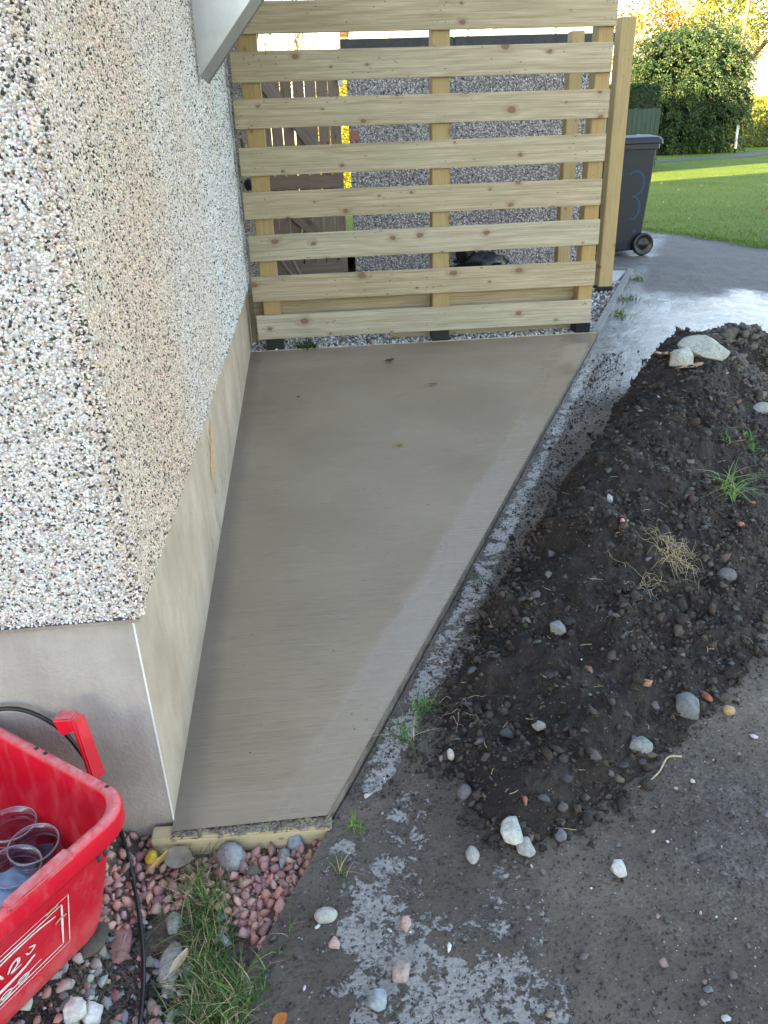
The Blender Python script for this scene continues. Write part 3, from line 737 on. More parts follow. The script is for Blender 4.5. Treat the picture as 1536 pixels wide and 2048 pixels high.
# bed in front of the form board
xs = np.linspace(-1.3, .02, 150); ys = np.linspace(.2, 1.24, 130); Xb, Yb = np.meshgrid(xs, ys)
Xb2 = np.minimum(Xb, kerb_x(Yb) - .001); Zb = bed_z(Xb2, Yb)
ny, nx = Xb.shape; I = np.arange(ny * nx).reshape(ny, nx)
bed = obj_np('gravel_bed', np.stack([Xb2, Yb, Zb], -1).reshape(-1, 3), np.stack([I[:-1, :-1], I[:-1, 1:], I[1:, 1:], I[1:, :-1]], -1).reshape(-1, 4), M_BEDSOIL, smooth=True); bed['kind'] = 'structure'

# white gravel under and beyond the fence
prismpts = [(-.4, 4.70), (float(kerb_x(4.70)) - .05, 4.70), (float(kerb_x(6.6)) - .05, 6.6), (2.4, 7.1), (-.4, 7.1)]
V = [(p[0], p[1], float(gz(0, p[1])) - .012) for p in prismpts]
wb = obj_np('white_gravel_bed', np.array(V), np.array([(0, 1, 2, 3, 4)]), M_GRAVBASE); wb['kind'] = 'structure'

# kerb edging stones beside the gravel
kerb = thing('kerb', 'low concrete edging between white gravel and the drive', 'kerb', (0, 0, 0)); 
for (a, b) in ((4.712, 5.40), (5.405, 6.0), (6.005, 6.5)):
    pts = [(float(kerb_x(a)) - .055, a), (float(kerb_x(a)), a), (float(kerb_x(b)), b), (float(kerb_x(b)) - .055, b)]
    z = [float(gz(0, p[1])) for p in pts]
    prism('kerb_stone', pts, [q - .08 for q in z], [q + .022 for q in z], M_CONC, kerb, .006)
pts = [(float(kerb_x(6.5)) - .055, 6.505), (float(kerb_x(6.5)), 6.505), (2.35, 6.80), (2.32, 6.76)]
prism('kerb_stone', pts, .15, .265, M_CONC, kerb, .006)
ps = prism('paving_slab', [(2.12, 6.13), (2.455, 6.10), (2.71, 6.52), (2.25, 6.62)], .17, .243, M_PALESLAB, None, .005)
tag(ps, 'pale grey paving slab behind the corner post, set in white gravel', 'paving slab')

# ------------------------------------------------------------------ HOUSE
house = thing('house', 'pebble-dashed house with a smooth rendered plinth, wet slab at its foot', 'house', (-.36, 1.24, 0))
def hpart(name, lo, hi, mat, bevel=0.0, parent=None):
    o = box(name, lo, hi, mat, None, bevel); o.parent = parent or house; o.location = Vector(o.location) - Vector((-.36, 1.24, 0)); return o
wall = hpart('wall', (-9, 1.222, .528), (-.343, 4.94, 5.3), M_DASH_T, .012)
hpart('wall', (-9, 4.945, .45), (-.25, 6.88, 5.3), M_DASH, .012)
# the plinth
def plinth_mesh():
    pts = [(-9, 1.24), (-.362, 1.24), (-.362, 4.95), (-.27, 4.955), (-.27, 6.87), (-9, 6.87)]
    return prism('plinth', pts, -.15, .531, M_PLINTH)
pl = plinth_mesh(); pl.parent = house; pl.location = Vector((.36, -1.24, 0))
cb = hpart('corner_bead', (-.3640, 1.2385, -.06), (-.3612, 1.2410, .528), M_BEAD)
# drip lip under the dash
lip = hpart('drip_lip', (-9, 1.226, .520), (-.347, 4.94, .5275), M_PLINTH)
# hipped roof
bm = bmesh.new()
ro = [(-9.4, .85, 5.25), (.1, .85, 5.25), (.1, 9.0, 5.25), (-9.4, 9.0, 5.25), (-6, 4.9, 7.6), (-3, 4.9, 7.6)]
vv = [bm.verts.new(Vector(p) - Vector((-.36, 1.24, 0))) for p in ro]
for f in ((0, 1, 5, 4), (1, 2, 5), (2, 3, 4, 5), (3, 0, 4), (3, 2, 1, 0)): bm.faces.new([vv[i] for i in f])
rf = obj_bm('roof', bm, M_TILE, house)

chip = obj_np('chipped_patch', np.array([(-.3605, y_, z_) for y_, z_ in ((2.42, .33), (2.47, .36), (2.55, .44), (2.60, .45), (2.58, .37), (2.52, .30), (2.45, .28))]) - np.array((-.36, 1.24, 0)), np.array([(0, 1, 2, 3, 4, 5, 6)]), simple_mat('orange_brick_dust', (.46, .27, .14), .9, 60, .3, .4, .003), house)
# pebbles pressed into the wall
def dash_points(u0, u1, z0, z1, sp):
    u = np.arange(u0, u1, sp); z = np.arange(z0, z1, sp * .9); U, Z = np.meshgrid(u, z)
    U = U + (np.arange(len(z))[:, None] % 2) * sp / 2
    U = U + rng.uniform(-.38, .38, U.shape) * sp; Z = Z + rng.uniform(-.38, .38, U.shape) * sp
    return U.ravel(), Z.ravel()
def peb_cols(n, tanf):
    c = pick_cols(PEB_COLS, n, PEB_W, .12)
    tint = np.array([1.0, .80, .655]); return c * (1 - tanf[:, None] * (1 - tint))  # tint carries tan stain and painted warm bounce light on the side pebbles
org = np.array([-.36, 1.24, 0])
u, z = dash_points(-.80, -.336, .534, 1.70, .0052)
Pf = np.stack([u, 1.2225 + 0 * u + rng.normal(0, .0006, len(u)), z], -1)
# round the arris
ca = np.clip((u + .352) / .016, 0, 1); Pf[:, 1] += ca ** 2 * .009
Cf = peb_cols(len(u), np.clip(.6 * sstep(-.375, -.342, u), 0, 1))
u, z = dash_points(1.218, 3.3, .534, 1.86, .0060)
keep = rng.random(len(u)) < np.clip(1.9 - (u - 1.2) * .80, .15, 1); u, z = u[keep], z[keep]
u3, z3 = dash_points(3.0, 4.94, .534, 2.2, .0105); k3 = rng.random(len(u3)) < np.clip((u3 - 2.9) * 2.2, .3, 1); nfar = int(k3.sum()); u = np.concatenate([u, u3[k3]]); z = np.concatenate([z, z3[k3]])
Ps = np.stack([-.3435 + rng.normal(0, .0006, len(u)), u, z], -1)
ca = np.clip((1.236 - u) / .016, 0, 1); Ps[:, 0] -= ca ** 2 * .009
na = 3000; aa = rng.uniform(0, math.pi / 2, na); za = rng.uniform(.534, 1.85, na); Pa = np.stack([-.3562 + .0135 * np.cos(aa), 1.2350 - .0135 * np.sin(aa), za], -1); Ca = peb_cols(na, np.clip(.45 + .5 * np.cos(aa) + rng.normal(0, .2, na), 0, 1.1))
tanf = np.clip(1.25 - (u - 1.24) * .40 + (fbm(u, z, 2.2, 3, 5) - .5) * .9, .12, 1.25)
Cs_ = peb_cols(len(u), tanf)
# the 300 that show largest: on the front face, nearest the camera
dist = np.linalg.norm(Pf - np.array([0, 0, CAM_H]), axis=1); vis = (Pf[:, 0] > -.56) & (Pf[:, 2] > .56)
order = np.argsort(dist + 9 * ~vis)[:300]; mask = np.zeros(len(Pf), bool); mask[order] = True
rad = lambda n: np.stack([rng.uniform(.0021, .0043, n), rng.uniform(.0016, .0031, n), rng.uniform(.0017, .0032, n)], -1)
wc = np.array(wall.location) + org
Rf = rad(len(Pf))
for i in order:
    single('pebble', PEB_ME[i % 10], Pf[i] - wc, Rf[i] * 1.08, Cf[i], wall, (random.uniform(0, 6), random.uniform(0, 6), random.uniform(0, 6)))
Rs = rad(len(Ps)) * (1 + .5 * (np.arange(len(Ps)) >= len(Ps) - nfar))[:, None]; nr = Ps[:, 1] < 1.45
a1 = scatter(VAR_ROUND, Pf[~mask], Rf[~mask], Cf[~mask]); a2 = cat_arrays([scatter(VAR_ROUND, Ps[nr], Rs[nr] * .92, Cs_[nr]), scatter(VAR_OCT, Ps[~nr], Rs[~nr] * 1.12, Cs_[~nr])])
V, F, cc = cat_arrays([a1, a2, scatter(VAR_ROUND, Pa, rad(na), Ca)])
pb = obj_np('pebble_dash', V - wc, F, M_STONE_A, wall, cc, smooth=True); pb['kind'] = 'stuff'
M_STONE_A.use_fake_user = True

# sheet-metal canopy side fixed to the wall
can = thing('canopy_panel', 'grey sheet-metal canopy cheek on the pebble-dash wall above head height', 'metal canopy', (-.335, 3.3, 1.53))
bm = bmesh.new(); tri = [(.006, 0, 0), (.006, 0, .62), (.56, 0, .62)]
f = [bm.verts.new((x, 0, z)) for x, y, z in tri]; b = [bm.verts.new((x, .004, z)) for x, y, z in tri]
bm.faces.new(f); bm.faces.new(b[::-1])
for i in range(3): bm.faces.new((f[i], f[(i + 1) % 3], b[(i + 1) % 3], b[i]))
obj_bm('side_sheet', bm, M_STEEL, can)
s = Vector((.56 - .006, 0, .62)).normalized(); nrm = Vector((s.z, 0, -s.x)); L_ = Vector((.554, 0, .62)).length
bm = bmesh.new(); q0 = Vector((.006, 0, 0))
prof = [(0, -.012), (.032, -.006), (.032, .05), (.028, .05), (.028, -.002), (0, -.008)]
r0 = [bm.verts.new(q0 + nrm * a + Vector((0, b_, 0))) for a, b_ in prof]; r1 = [bm.verts.new(q0 + s * L_ + nrm * a + Vector((0, b_, 0))) for a, b_ in prof]
for i in range(6): bm.faces.new((r0[i], r0[(i + 1) % 6], r1[(i + 1) % 6], r1[i]))
bm.faces.new(r0[::-1]); bm.faces.new(r1); obj_bm('folded_edge', bm, simple_mat('dark_grey_bar', (.16, .16, .155), .4, 10, .1, .05, .002, .5, .6), can)
obj_np('canopy_roof', np.array([(.0, -.02, .62), (.60, -.02, .62), (.60, 1.1, .62), (0, 1.1, .62), (.0, -.02, .65), (.60, -.02, .65), (.60, 1.1, .65), (0, 1.1, .65)]), np.array([(0, 3, 2, 1), (4, 5, 6, 7), (0, 1, 5, 4), (1, 2, 6, 5), (2, 3, 7, 6), (3, 0, 4, 7)]), M_STEEL, can)

# ------------------------------------------------------------------ FENCE
fence = thing('slatted_fence', 'new pale timber fence of spaced horizontal boards across the slab end', 'fence', (.72, 4.70, .17))
F0 = np.array([.72, 4.70, .17])
def fpart(name, lo, hi, mat, bevel=.002, tilt=0.0):
    o = box(name, np.array(lo) - F0, np.array(hi) - F0, mat, fence, bevel); o.rotation_euler = (0, tilt, 0); return o
BZ = [(1.820, 1.945), (1.598, 1.732), (1.378, 1.511), (1.147, 1.286), (.916, 1.059), (.688, .837), (.461, .600), (.242, .369)]
for i, (a, b) in enumerate(BZ):
    e0, e1 = random.uniform(-.006, .006), random.uniform(-.006, .006); c = (a + b) / 2; hgt = .143
    fpart('board', (-.312 + e0, 4.70, c - hgt / 2), (1.752 + e1, 4.721, c + hgt / 2), M_BOARD, .0025, [.003, .001, .004, -.003, .002, -.002, .003, .005][i] - .0015)
    for xx in (-.21, -.17, .79, .83, 1.70, 1.74):
        pass
for (x0, x1) in ((-.262, -.162), (.757, .857), (1.665, 1.765 - .012)):
    fpart('post', (x0, 4.7225, .245), (x1, 4.8225, 2.05), M_POST, .004)
    fpart('post_base', (x0 - .003, 4.7205 + .001, .12), (x1 + .003, 4.826, .2445), M_BLACKP, .004)
fpart('back_board', (-.20, 4.824, .315), (1.745, 4.845, .445), M_BOARD, .0025)
fpart('back_board', (.50, 4.8245, .178), (1.745, 4.845, .250), M_BOARD, .0025)
fpart('back_board', (-.325, 4.8245, .20), (-.265, 4.845, .44), M_BOARD, .0025)

scr = []
for (a_, b_) in BZ:
    for xx in (-.232, -.192, .787, .827, 1.69, 1.728):
        for dz in (.035, -.035): scr.append(((xx + random.uniform(-.006, .006), 4.6995, (a_ + b_) / 2 + dz + random.uniform(-.004, .004))))
scr = np.array(scr) - F0; Vd, Fd_, _c = scatter([OCT_V], scr, np.tile([[.0035, .0012, .0035]], (len(scr), 1)), np.zeros((len(scr), 3)), flat=0.0)
obj_np('screw_heads', Vd, Fd_, simple_mat('dull_screw', (.10, .09, .075), .5, 30, .2, 0, .001, .5, .5), fence)['kind'] = 'stuff'

def lone_post(label, x0, y0, z0, z1, w=.1):
    o = thing('fence_post', label, 'post', (x0 + w / 2, y0 + w / 2, z0 - .04))
    box('post', (-w / 2, -w / 2, .045), (w / 2, w / 2, z1 - z0 + .04), M_POST, o, .004)
    box('post_base', (-w / 2 - .003, -w / 2 - .003, -.05), (w / 2 + .003, w / 2 + .003, .043), M_BLACKP, o, .004)
lone_post('tall bare corner post standing right of the slatted fence', 2.215, 5.85, .232, 1.985, .104)
lone_post('bare timber post behind the fence boards, in front of the garage', 2.075, 6.45, .235, 1.975, .1)

# white gravel stones
n = 9000; y = np.concatenate([rng.uniform(4.706, 4.95, 3600), rng.uniform(4.9, 6.7, n - 3600)]); x = rng.uniform(-.36, 2.7, n)
ok = (x < kerb_x(y) - .06) & ~((x > 2.1) & (y > 6.1)); x, y = x[ok], y[ok]
P = np.stack([x, y, gz(x, y) - .004 + rng.uniform(-.004, .012, len(x))], -1)
cc = pick_cols([(.62, .60, .56), (.75, .74, .72), (.45, .43, .41), (.28, .27, .27), (.40, .27, .2), (.16, .15, .15)], len(x), [.3, .24, .2, .12, .06, .08])
V, F, cc = scatter(VAR_ANG, P, rng.uniform(.006, .0145, (len(x), 3)), cc); tag(obj_np('white_gravel', V, F, M_STONE_A, None, cc), kind='stuff')

# weeds at the kerb
def tuft(name, label, px, py, n, h, lean, width, cols, spread=.02, cat='weed', group=None, p=None):
    p = surface_at(px, py) if p is None else np.array(p)
    q = p + np.concatenate([rng.normal(0, spread, (n, 2)), np.zeros((n, 1))], 1); q[:, 2] = top_z(q[:, 0], q[:, 1]) - .003
    V, F, cc = blades(q - p, h, lean, width, pick_cols(cols, n, None, .2), 4)
    o = obj_np(name, V, F, M_GRASS, None, cc, smooth=True); o.location = p; return tag(o, label, cat, group)

# ------------------------------------------------------------------ GATE and GARAGE
gate = thing('wooden_gate', 'brown weathered plank gate with diagonal braces behind the slatted fence', 'gate', (.07, 6.95, .26))
G0 = np.array([.07, 6.95, .26])
x = -.275
for k in range(7):
    w = .088; g_ = [.004, .004, .012, .004, .005, .005, .004][k]
    box('plank', np.array((x, 6.96, .275)) - G0, np.array((x + w, 6.978, 1.79)) - G0, M_GATE, gate, .002); x += w + g_
for z0, z1 in ((.27, .36), (.955, 1.055), (1.50, 1.60)):
    box('rail', np.array((-.27, 6.938, z0)) - G0, np.array((.335, 6.959, z1)) - G0, M_GATE_H, gate, .002)
def brace(xa, za, xb, zb, w=.10):
    d = Vector((xb - xa, 0, zb - za)); o = box('brace', (-d.length / 2, -.0105, -w / 2), (d.length / 2, .0105, w / 2), M_GATE_H, gate, .002)
    o.location = Vector(((xa + xb) / 2, 6.947, (za + zb) / 2)) - Vector(G0); o.rotation_euler = (0, -math.atan2(d.z, d.x), 0)
brace(-.26, 1.80, .30, 1.08); brace(-.22, .93, .30, .43)
box('latch', np.array((.365, 6.93, 1.69)) - G0, np.array((.405, 6.958, 1.77)) - G0, M_STEEL, gate, .004)
box('gate_bolt', np.array((.35, 6.944, 1.735)) - G0, np.array((.372, 6.958, 1.755)) - G0, M_STEEL, gate, .003)

garage = thing('garage', 'flat-roofed grey pebble-dash garage behind the slatted fence', 'garage', (1.5, 8.5, .25))
Q0 = np.array([1.5, 8.5, .25])
gw = prism('wall', [(a - 1.5, b - 8.5) for a, b in ((.438, 6.95), (2.55, 6.95), (2.55, 9.6), (.625, 9.6))], -.15, 1.683, M_GARAGE, garage, .006)
for a, b in ((.40, 1.285), (1.289, 2.60)):
    box('fascia', np.array((a, 6.915, 1.920)) - Q0, np.array((b, 6.949, 2.006)) - Q0, M_FELT, garage, .005)
prism('roof', [(a - 1.5, b - 8.5) for a, b in ((.40, 6.952), (2.60, 6.952), (2.60, 9.65), (.58, 9.65))], 1.686, 1.752, M_FELT, garage, .004)
box('brick', np.array((.4375, 6.9465, 1.30)) - Q0, np.array((.515, 6.9495, 1.375)) - Q0, M_BRICK, garage, .001)
box('brick', np.array((.4375, 6.9465, 1.22)) - Q0, np.array((.475, 6.9495, 1.295)) - Q0, M_BRICK, garage, .001)

# things against the house wall behind the fence
hk = thing('wall_hook', 'small black rounded fitting on the wall behind the fence', 'wall fitting', (-.285, 4.9, 1.09))
lathe('knob', [(0, -.03), (.018, -.028), (.026, -.01), (.026, .012), (.016, .028), (0, .03)], M_BLACKP, hk, 16)
box('stem', (-.01, .0, -.01), (.01, .06, .01), M_BLACKP, hk, .002)
hd = tube('iron_peg', [(-.285, 4.95, 1.20), (-.288, 4.915, 1.215), (-.294, 4.90, 1.26), (-.302, 4.895, 1.33)], .008, simple_mat('old_handle_wood', (.12, .075, .055), .7, 30, .2), None, 8)
tag(hd, 'thin rusty peg bent up from the wall behind the fence', 'peg')
for j, (a, b, lab) in enumerate([((545, 500), (590, 560), 'left of two grey poles leaning at the gate foot'), ((575, 500), (612, 575), 'right of two grey poles leaning at the gate foot')]):
    p = at_depth(*a, 6.86 - .03 * j); q = at_depth(*b, 6.55 - .03 * j)
    d = (q - p) / np.linalg.norm(q - p); q = p + d * (p[2] - .24) / max(-d[2], .1); p2 = p - d * .25
    tag(tube('garden_pole', [p2, p, (p + q) / 2, q], .016, M_GATE_H, None, 8), lab, 'pole')

# crumpled black bag by the garage foot
bp = at_depth(955, 530, 6.7); V = ICO3_V.copy()
V = V * (1 + .22 * np.sin(V[:, :1] * 7 + 1) * np.cos(V[:, 1:2] * 6) + .12 * np.sin(V[:, 2:] * 13 + V[:, :1] * 9)) + rng.normal(0, .05, V.shape)
V2 = np.concatenate([V * np.array([.20, .13, .085]), (V[:, [1, 0, 2]] * np.array([.075, .07, .12])) + np.array([-.13, 0, .10])])
F2 = np.concatenate([ICO3_F, ICO3_F + len(V)])
bag = obj_np('black_bag', V2, F2, M_BAG); bag.location = (bp[0] + .02, 6.7, .33); tag(bag, 'crumpled black plastic bag lying at the foot of the garage wall', 'plastic bag')

# ------------------------------------------------------------------ WHEELIE BIN
binr = thing('wheelie_bin', 'dark blue-grey wheelie bin beside the garage with a faded painted number', 'wheelie bin', (2.90, 7.50, .248), (0, 0, .10))
def bring(hx, hy, z, r, cx=0): return rrect(cx, 0, hx, hy, r, z, 4)
loft('body', [bring(.20, .215, .045, .03), bring(.205, .22, .06, .03), bring(.215, .225, .12, .03), bring(.262, .258, .86, .035), bring(.264, .26, .90, .035), bring(.285, .275, .905, .035), bring(.285, .275, .945, .035)], M_BIN, binr, True, True, False)
loft('lid', [bring(.300, .288, .948, .04), bring(.304, .292, .952, .04), bring(.304, .292, .975, .04), bring(.285, .27, 1.0, .05), bring(.22, .2, 1.018, .06), bring(.1, .1, 1.024, .05)], M_BIN, binr, True, True, False)
box('lid_grip', (-.12, -.16, 1.012), (.10, -.12, 1.03), M_BIN, binr, .005)
tube('handle', smooth_path([(.28, -.2, .93), (.33, -.2, .945), (.345, -.1, .948), (.345, .1, .948), (.33, .2, .945), (.28, .2, .93)], 24), .013, M_BIN, binr, 8)
for s_ in (-1, 1):
    wv = lathe('wheel', [(.0, -.02), (.03, -.025), (.035, -.012), (.07, -.010), (.078, -.022), (.098, -.022), (.102, -.012), (.102, .012), (.098, .022), (.078, .022), (.07, .010), (.035, .012), (.03, .025), (0, .02)], M_BLACKP, binr, 28)
    wv.location = (.215, s_ * .255, .102); wv.rotation_euler = (math.pi / 2, 0, 0)
tube('axle', [(.215, -.26, .102), (.215, .26, .102)], .012, M_BLACKP, binr, 8)
box('wheel_bracket', (.12, -.20, .06), (.235, .20, .16), M_BIN, binr, .01)
def flat_stroke(name, pts, w, mat, parent, to3d, lift=.0012):
    p = smooth_path(pts, 26); T = np.gradient(p, axis=0); T /= np.linalg.norm(T, axis=1)[:, None]; Nn = np.stack([-T[:, 1], T[:, 0]], -1)
    ww = w * np.concatenate([[.35], np.linspace(.75, 1, 12), np.linspace(1, .6, 12), [.3]])
    V = []
    for a, n_, q in zip(p, Nn, ww): V += [to3d(a + n_ * q / 2, lift), to3d(a - n_ * q / 2, lift)]
    return obj_np(name, np.array(V), np.array([(2 * i, 2 * i + 1, 2 * i + 3, 2 * i + 2) for i in range(25)]), mat, parent)
def bin3d(a, lift):
    z = a[1]; hy = .225 + (.258 - .225) * (z - .12) / .74; return (a[0], -hy - lift, z)
for pts in ([(.02, .70), (.06, .725), (.12, .715), (.165, .66), (.16, .58), (.115, .53), (.07, .52)], [(.07, .52), (.12, .50), (.15, .44), (.145, .37), (.11, .325), (.075, .335)],
            [(-.09, .695), (-.06, .70), (-.04, .70)], [(-.09, .47), (-.075, .48), (-.065, .475)], [(.11, .215), (.125, .225), (.135, .21), (.12, .195)]):
    flat_stroke('painted_number', np.array(pts), .020, M_BLUE, binr, bin3d)

# ------------------------------------------------------------------ BACKGROUND
def leaf_mass(centers, radii, n, size, cols, shell=.55, droop=.0, aspect=1.9, lump=.22):
    """leaves through a set of ellipsoids, mostly toward their skins, in clumps"""
    centers = np.array(centers, float); radii = np.array(radii, float); w = (radii.prod(1)) ** .67; w /= w.sum()
    nc = max(40, n // 26); k = rng.choice(len(centers), nc, p=w); d = rng.normal(0, 1, (nc, 3)); d /= np.linalg.norm(d, axis=1)[:, None]
    r = shell + (1 - shell) * rng.random((nc, 1)) ** .6; cp = centers[k] + d * r * radii[k]
    i = rng.integers(0, nc, n); P = cp[i] + rng.normal(0, lump, (n, 3)); cc = pick_cols(cols, nc, None, .22)[i] * (1 + rng.normal(0, .15, (n, 1)))
    return leaf_quads(P, d[i], size, np.clip(cc, .005, .9), aspect, droop)
def tree(name, label, base, h, crown, n, size, cols, trunk_r=.16, bark=M_BARK, cat='tree', group=None, droop=.2, lump=.3, lean=(0, 0)):
    t = thing(name, label, cat, base, group=group)
    path = [(0, 0, -.2), (lean[0] * .2, lean[1] * .2, h * .35), (lean[0] * .6, lean[1] * .6, h * .65), (lean[0], lean[1], h * .95)]
    parts = [tube_arrays(smooth_path(path, 12), np.linspace(trunk_r, trunk_r * .25, 12), 8)]
    for _ in range(9):
        c, r = crown[random.randrange(len(crown))]; a = smooth_path(path, 12)[random.randint(4, 9)]
        e = np.array(c) + rng.normal(0, .4, 3) * np.array(r); m_ = (a + e) / 2 + np.array([0, 0, .06 * h])
        parts.append(tube_arrays(smooth_path([a, m_, e], 8), np.linspace(trunk_r * .35, trunk_r * .06, 8), 6))
    V, F, _c = cat_arrays([(a, b, np.zeros((len(a), 3))) for a, b in parts]); obj_np('trunk', V, F, bark, t, smooth=True)
    V, F, cc = leaf_mass([c for c, r in crown], [r for c, r in crown], n, size, cols, .45, droop, 1.8, lump)
    obj_np('crown', V, F, M_LEAF, t, cc); return t

def hedge(name, label, lo, hi, n, size, cols, cat='hedge'):
    lo = np.array(lo, float); hi = np.array(hi, float); t = thing(name, label, cat, ((lo[0] + hi[0]) / 2, (lo[1] + hi[1]) / 2, lo[2])); o_ = np.array(t.location)
    P = rng.uniform(lo, hi, (n, 3)); f = rng.integers(0, 5, n)
    for ax, side, v in ((0, lo, 0), (0, hi, 1), (1, lo, 2), (1, hi, 3), (2, hi, 4)):
        m_ = f == v; P[m_, ax] = side[ax] + rng.normal(0, size * .5, m_.sum()) + .10 * (fbm(P[m_, (ax + 1) % 3], P[m_, (ax + 2) % 3], 1.6, 2, v) - .5)
    V, F, cc = leaf_quads(P - o_, None, size, pick_cols(cols, n, None, .25), 1.7); obj_np('foliage', V, F, M_LEAF, t, cc)
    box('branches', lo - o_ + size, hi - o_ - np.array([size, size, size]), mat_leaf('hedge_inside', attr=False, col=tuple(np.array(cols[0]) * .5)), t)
    return t

# dense conifer-like bush on the grass
cx, cy = 17.85, 38.6
bush = thing('evergreen_bush', 'tall dense evergreen bush with sunlit upper left side on the lawn', 'evergreen bush', (cx, cy, .25))
blobs = [((0, 0, 2.3), (2.75, 2.3, 2.4)), ((-1.05, -.3, 3.4), (1.75, 1.7, 1.75)), ((.9, .1, 3.7), (1.8, 1.6, 1.6)), ((-1.0, -.6, 1.4), (1.9, 1.6, 1.5)), ((1.3, -.2, 1.6), (1.6, 1.6, 1.7)), ((0, 0, 4.35), (1.5, 1.3, .75))]
cen = np.array([b[0] for b in blobs]); rd = np.array([b[1] for b in blobs])
nf = 3900; k = rng.choice(len(blobs), nf, p=(rd.prod(1) ** .67) / (rd.prod(1) ** .67).sum()); d = rng.normal(0, 1, (nf, 3)); d /= np.linalg.norm(d, axis=1)[:, None]
R_ = rng.uniform(.72, 1.05, (nf, 1)); roots = cen[k] + d * rd[k] * R_; ok = (roots[:, 2] > .05); roots, d = roots[ok], d[ok]; nf = len(roots)
fc = pick_cols([(.046, .088, .030), (.062, .11, .033), (.033, .068, .028), (.085, .125, .038)], nf, None, .2)
m_ = 28; t_ = rng.uniform(0, 1, (nf, m_)); hd_ = d * np.array([1, 1, .25]); hd_ /= np.linalg.norm(hd_, axis=1)[:, None] + 1e-6
L = rng.uniform(.30, .62, nf)
side = np.cross(hd_, np.array([0, 0, 1.0])); spread = rng.normal(0, 1, (nf, m_)) * .10
Pl = roots[:, None] + hd_[:, None] * (L[:, None] * t_)[..., None] + np.array([0, 0, -1.0]) * (L[:, None] * .8 * t_ ** 1.8)[..., None] + side[:, None] * (spread * (1 - .5 * t_))[..., None] + rng.normal(0, .025, (nf, m_, 3))
V, F, cc = leaf_quads(Pl.reshape(-1, 3), np.repeat(hd_ + np.array([0, 0, -.35]), m_, 0), .105, np.repeat(fc, m_, 0) * (1 + rng.normal(0, .12, (nf * m_, 1))), 2.2, .3)
obj_np('foliage', V, F, M_LEAF, bush, np.clip(cc, .005, .9))
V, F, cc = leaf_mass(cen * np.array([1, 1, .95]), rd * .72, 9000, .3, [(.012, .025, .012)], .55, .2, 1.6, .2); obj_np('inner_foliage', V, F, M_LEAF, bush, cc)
tube('trunk', [(0, 0, -.1), (.1, 0, 1.5), (0, .1, 3.8)], [.2, .15, .05], M_BARK, bush)

# green boarded fence with a clipped hedge behind it
gf = thing('boarded_fence', 'dark green vertical board fence behind the wheelie bin', 'fence', (9.2, 25, .25))
xx = -2.4
while xx < 1.62:
    box('board', (xx, -.012, .02), (xx + .135, .012, 1.64 + random.uniform(-.01, .01)), M_GREENFENCE, gf, 0); xx += .142
for z_ in (.4, 1.3): box('rail', (-2.4, .013, z_), (1.6, .06, z_ + .09), M_GREENFENCE, gf, 0)
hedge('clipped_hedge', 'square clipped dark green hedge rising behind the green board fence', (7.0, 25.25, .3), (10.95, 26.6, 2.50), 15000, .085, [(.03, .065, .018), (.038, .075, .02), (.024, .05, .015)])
hedge('garden_hedge', 'low clipped hedge with sunlit yellow top in front of the white house', (24.5, 45.0, .25), (36, 47.5, 2.25), 16000, .13, [(.10, .14, .030), (.14, .16, .03), (.20, .19, .03)])
hedge('golden_hedge', 'golden yellow hedge behind the low hedge beside the white house', (26.0, 48.5, .25), (38, 50.5, 2.8), 13000, .15, [(.34, .27, .02), (.42, .32, .03), (.26, .24, .03)])
hedge('sunlit_garden_hedge', 'sunlit yellow-green hedge showing through the slit beside the gate', (.50, 20.0, .25), (2.15, 21.0, 3.0), 9000, .07, [(.40, .36, .04), (.30, .32, .04), (.46, .42, .10)])

# leaning marker post by the footpath
mp = thing('marker_post', 'slim pale post with a dark foot standing beside the footpath', 'post', (19.9, 37.0, .26), (0, -.06, 0))
tube('shaft', [(0, 0, .16), (0, 0, 1.15)], .055, M_UPVC, mp, 10); tube('foot', [(0, 0, -.1), (0, 0, .16)], .058, M_BLACKP, mp, 10); tube('stake', [(0, .02, 1.15), (.02, .02, 2.2)], .02, M_BARK, mp, 6)

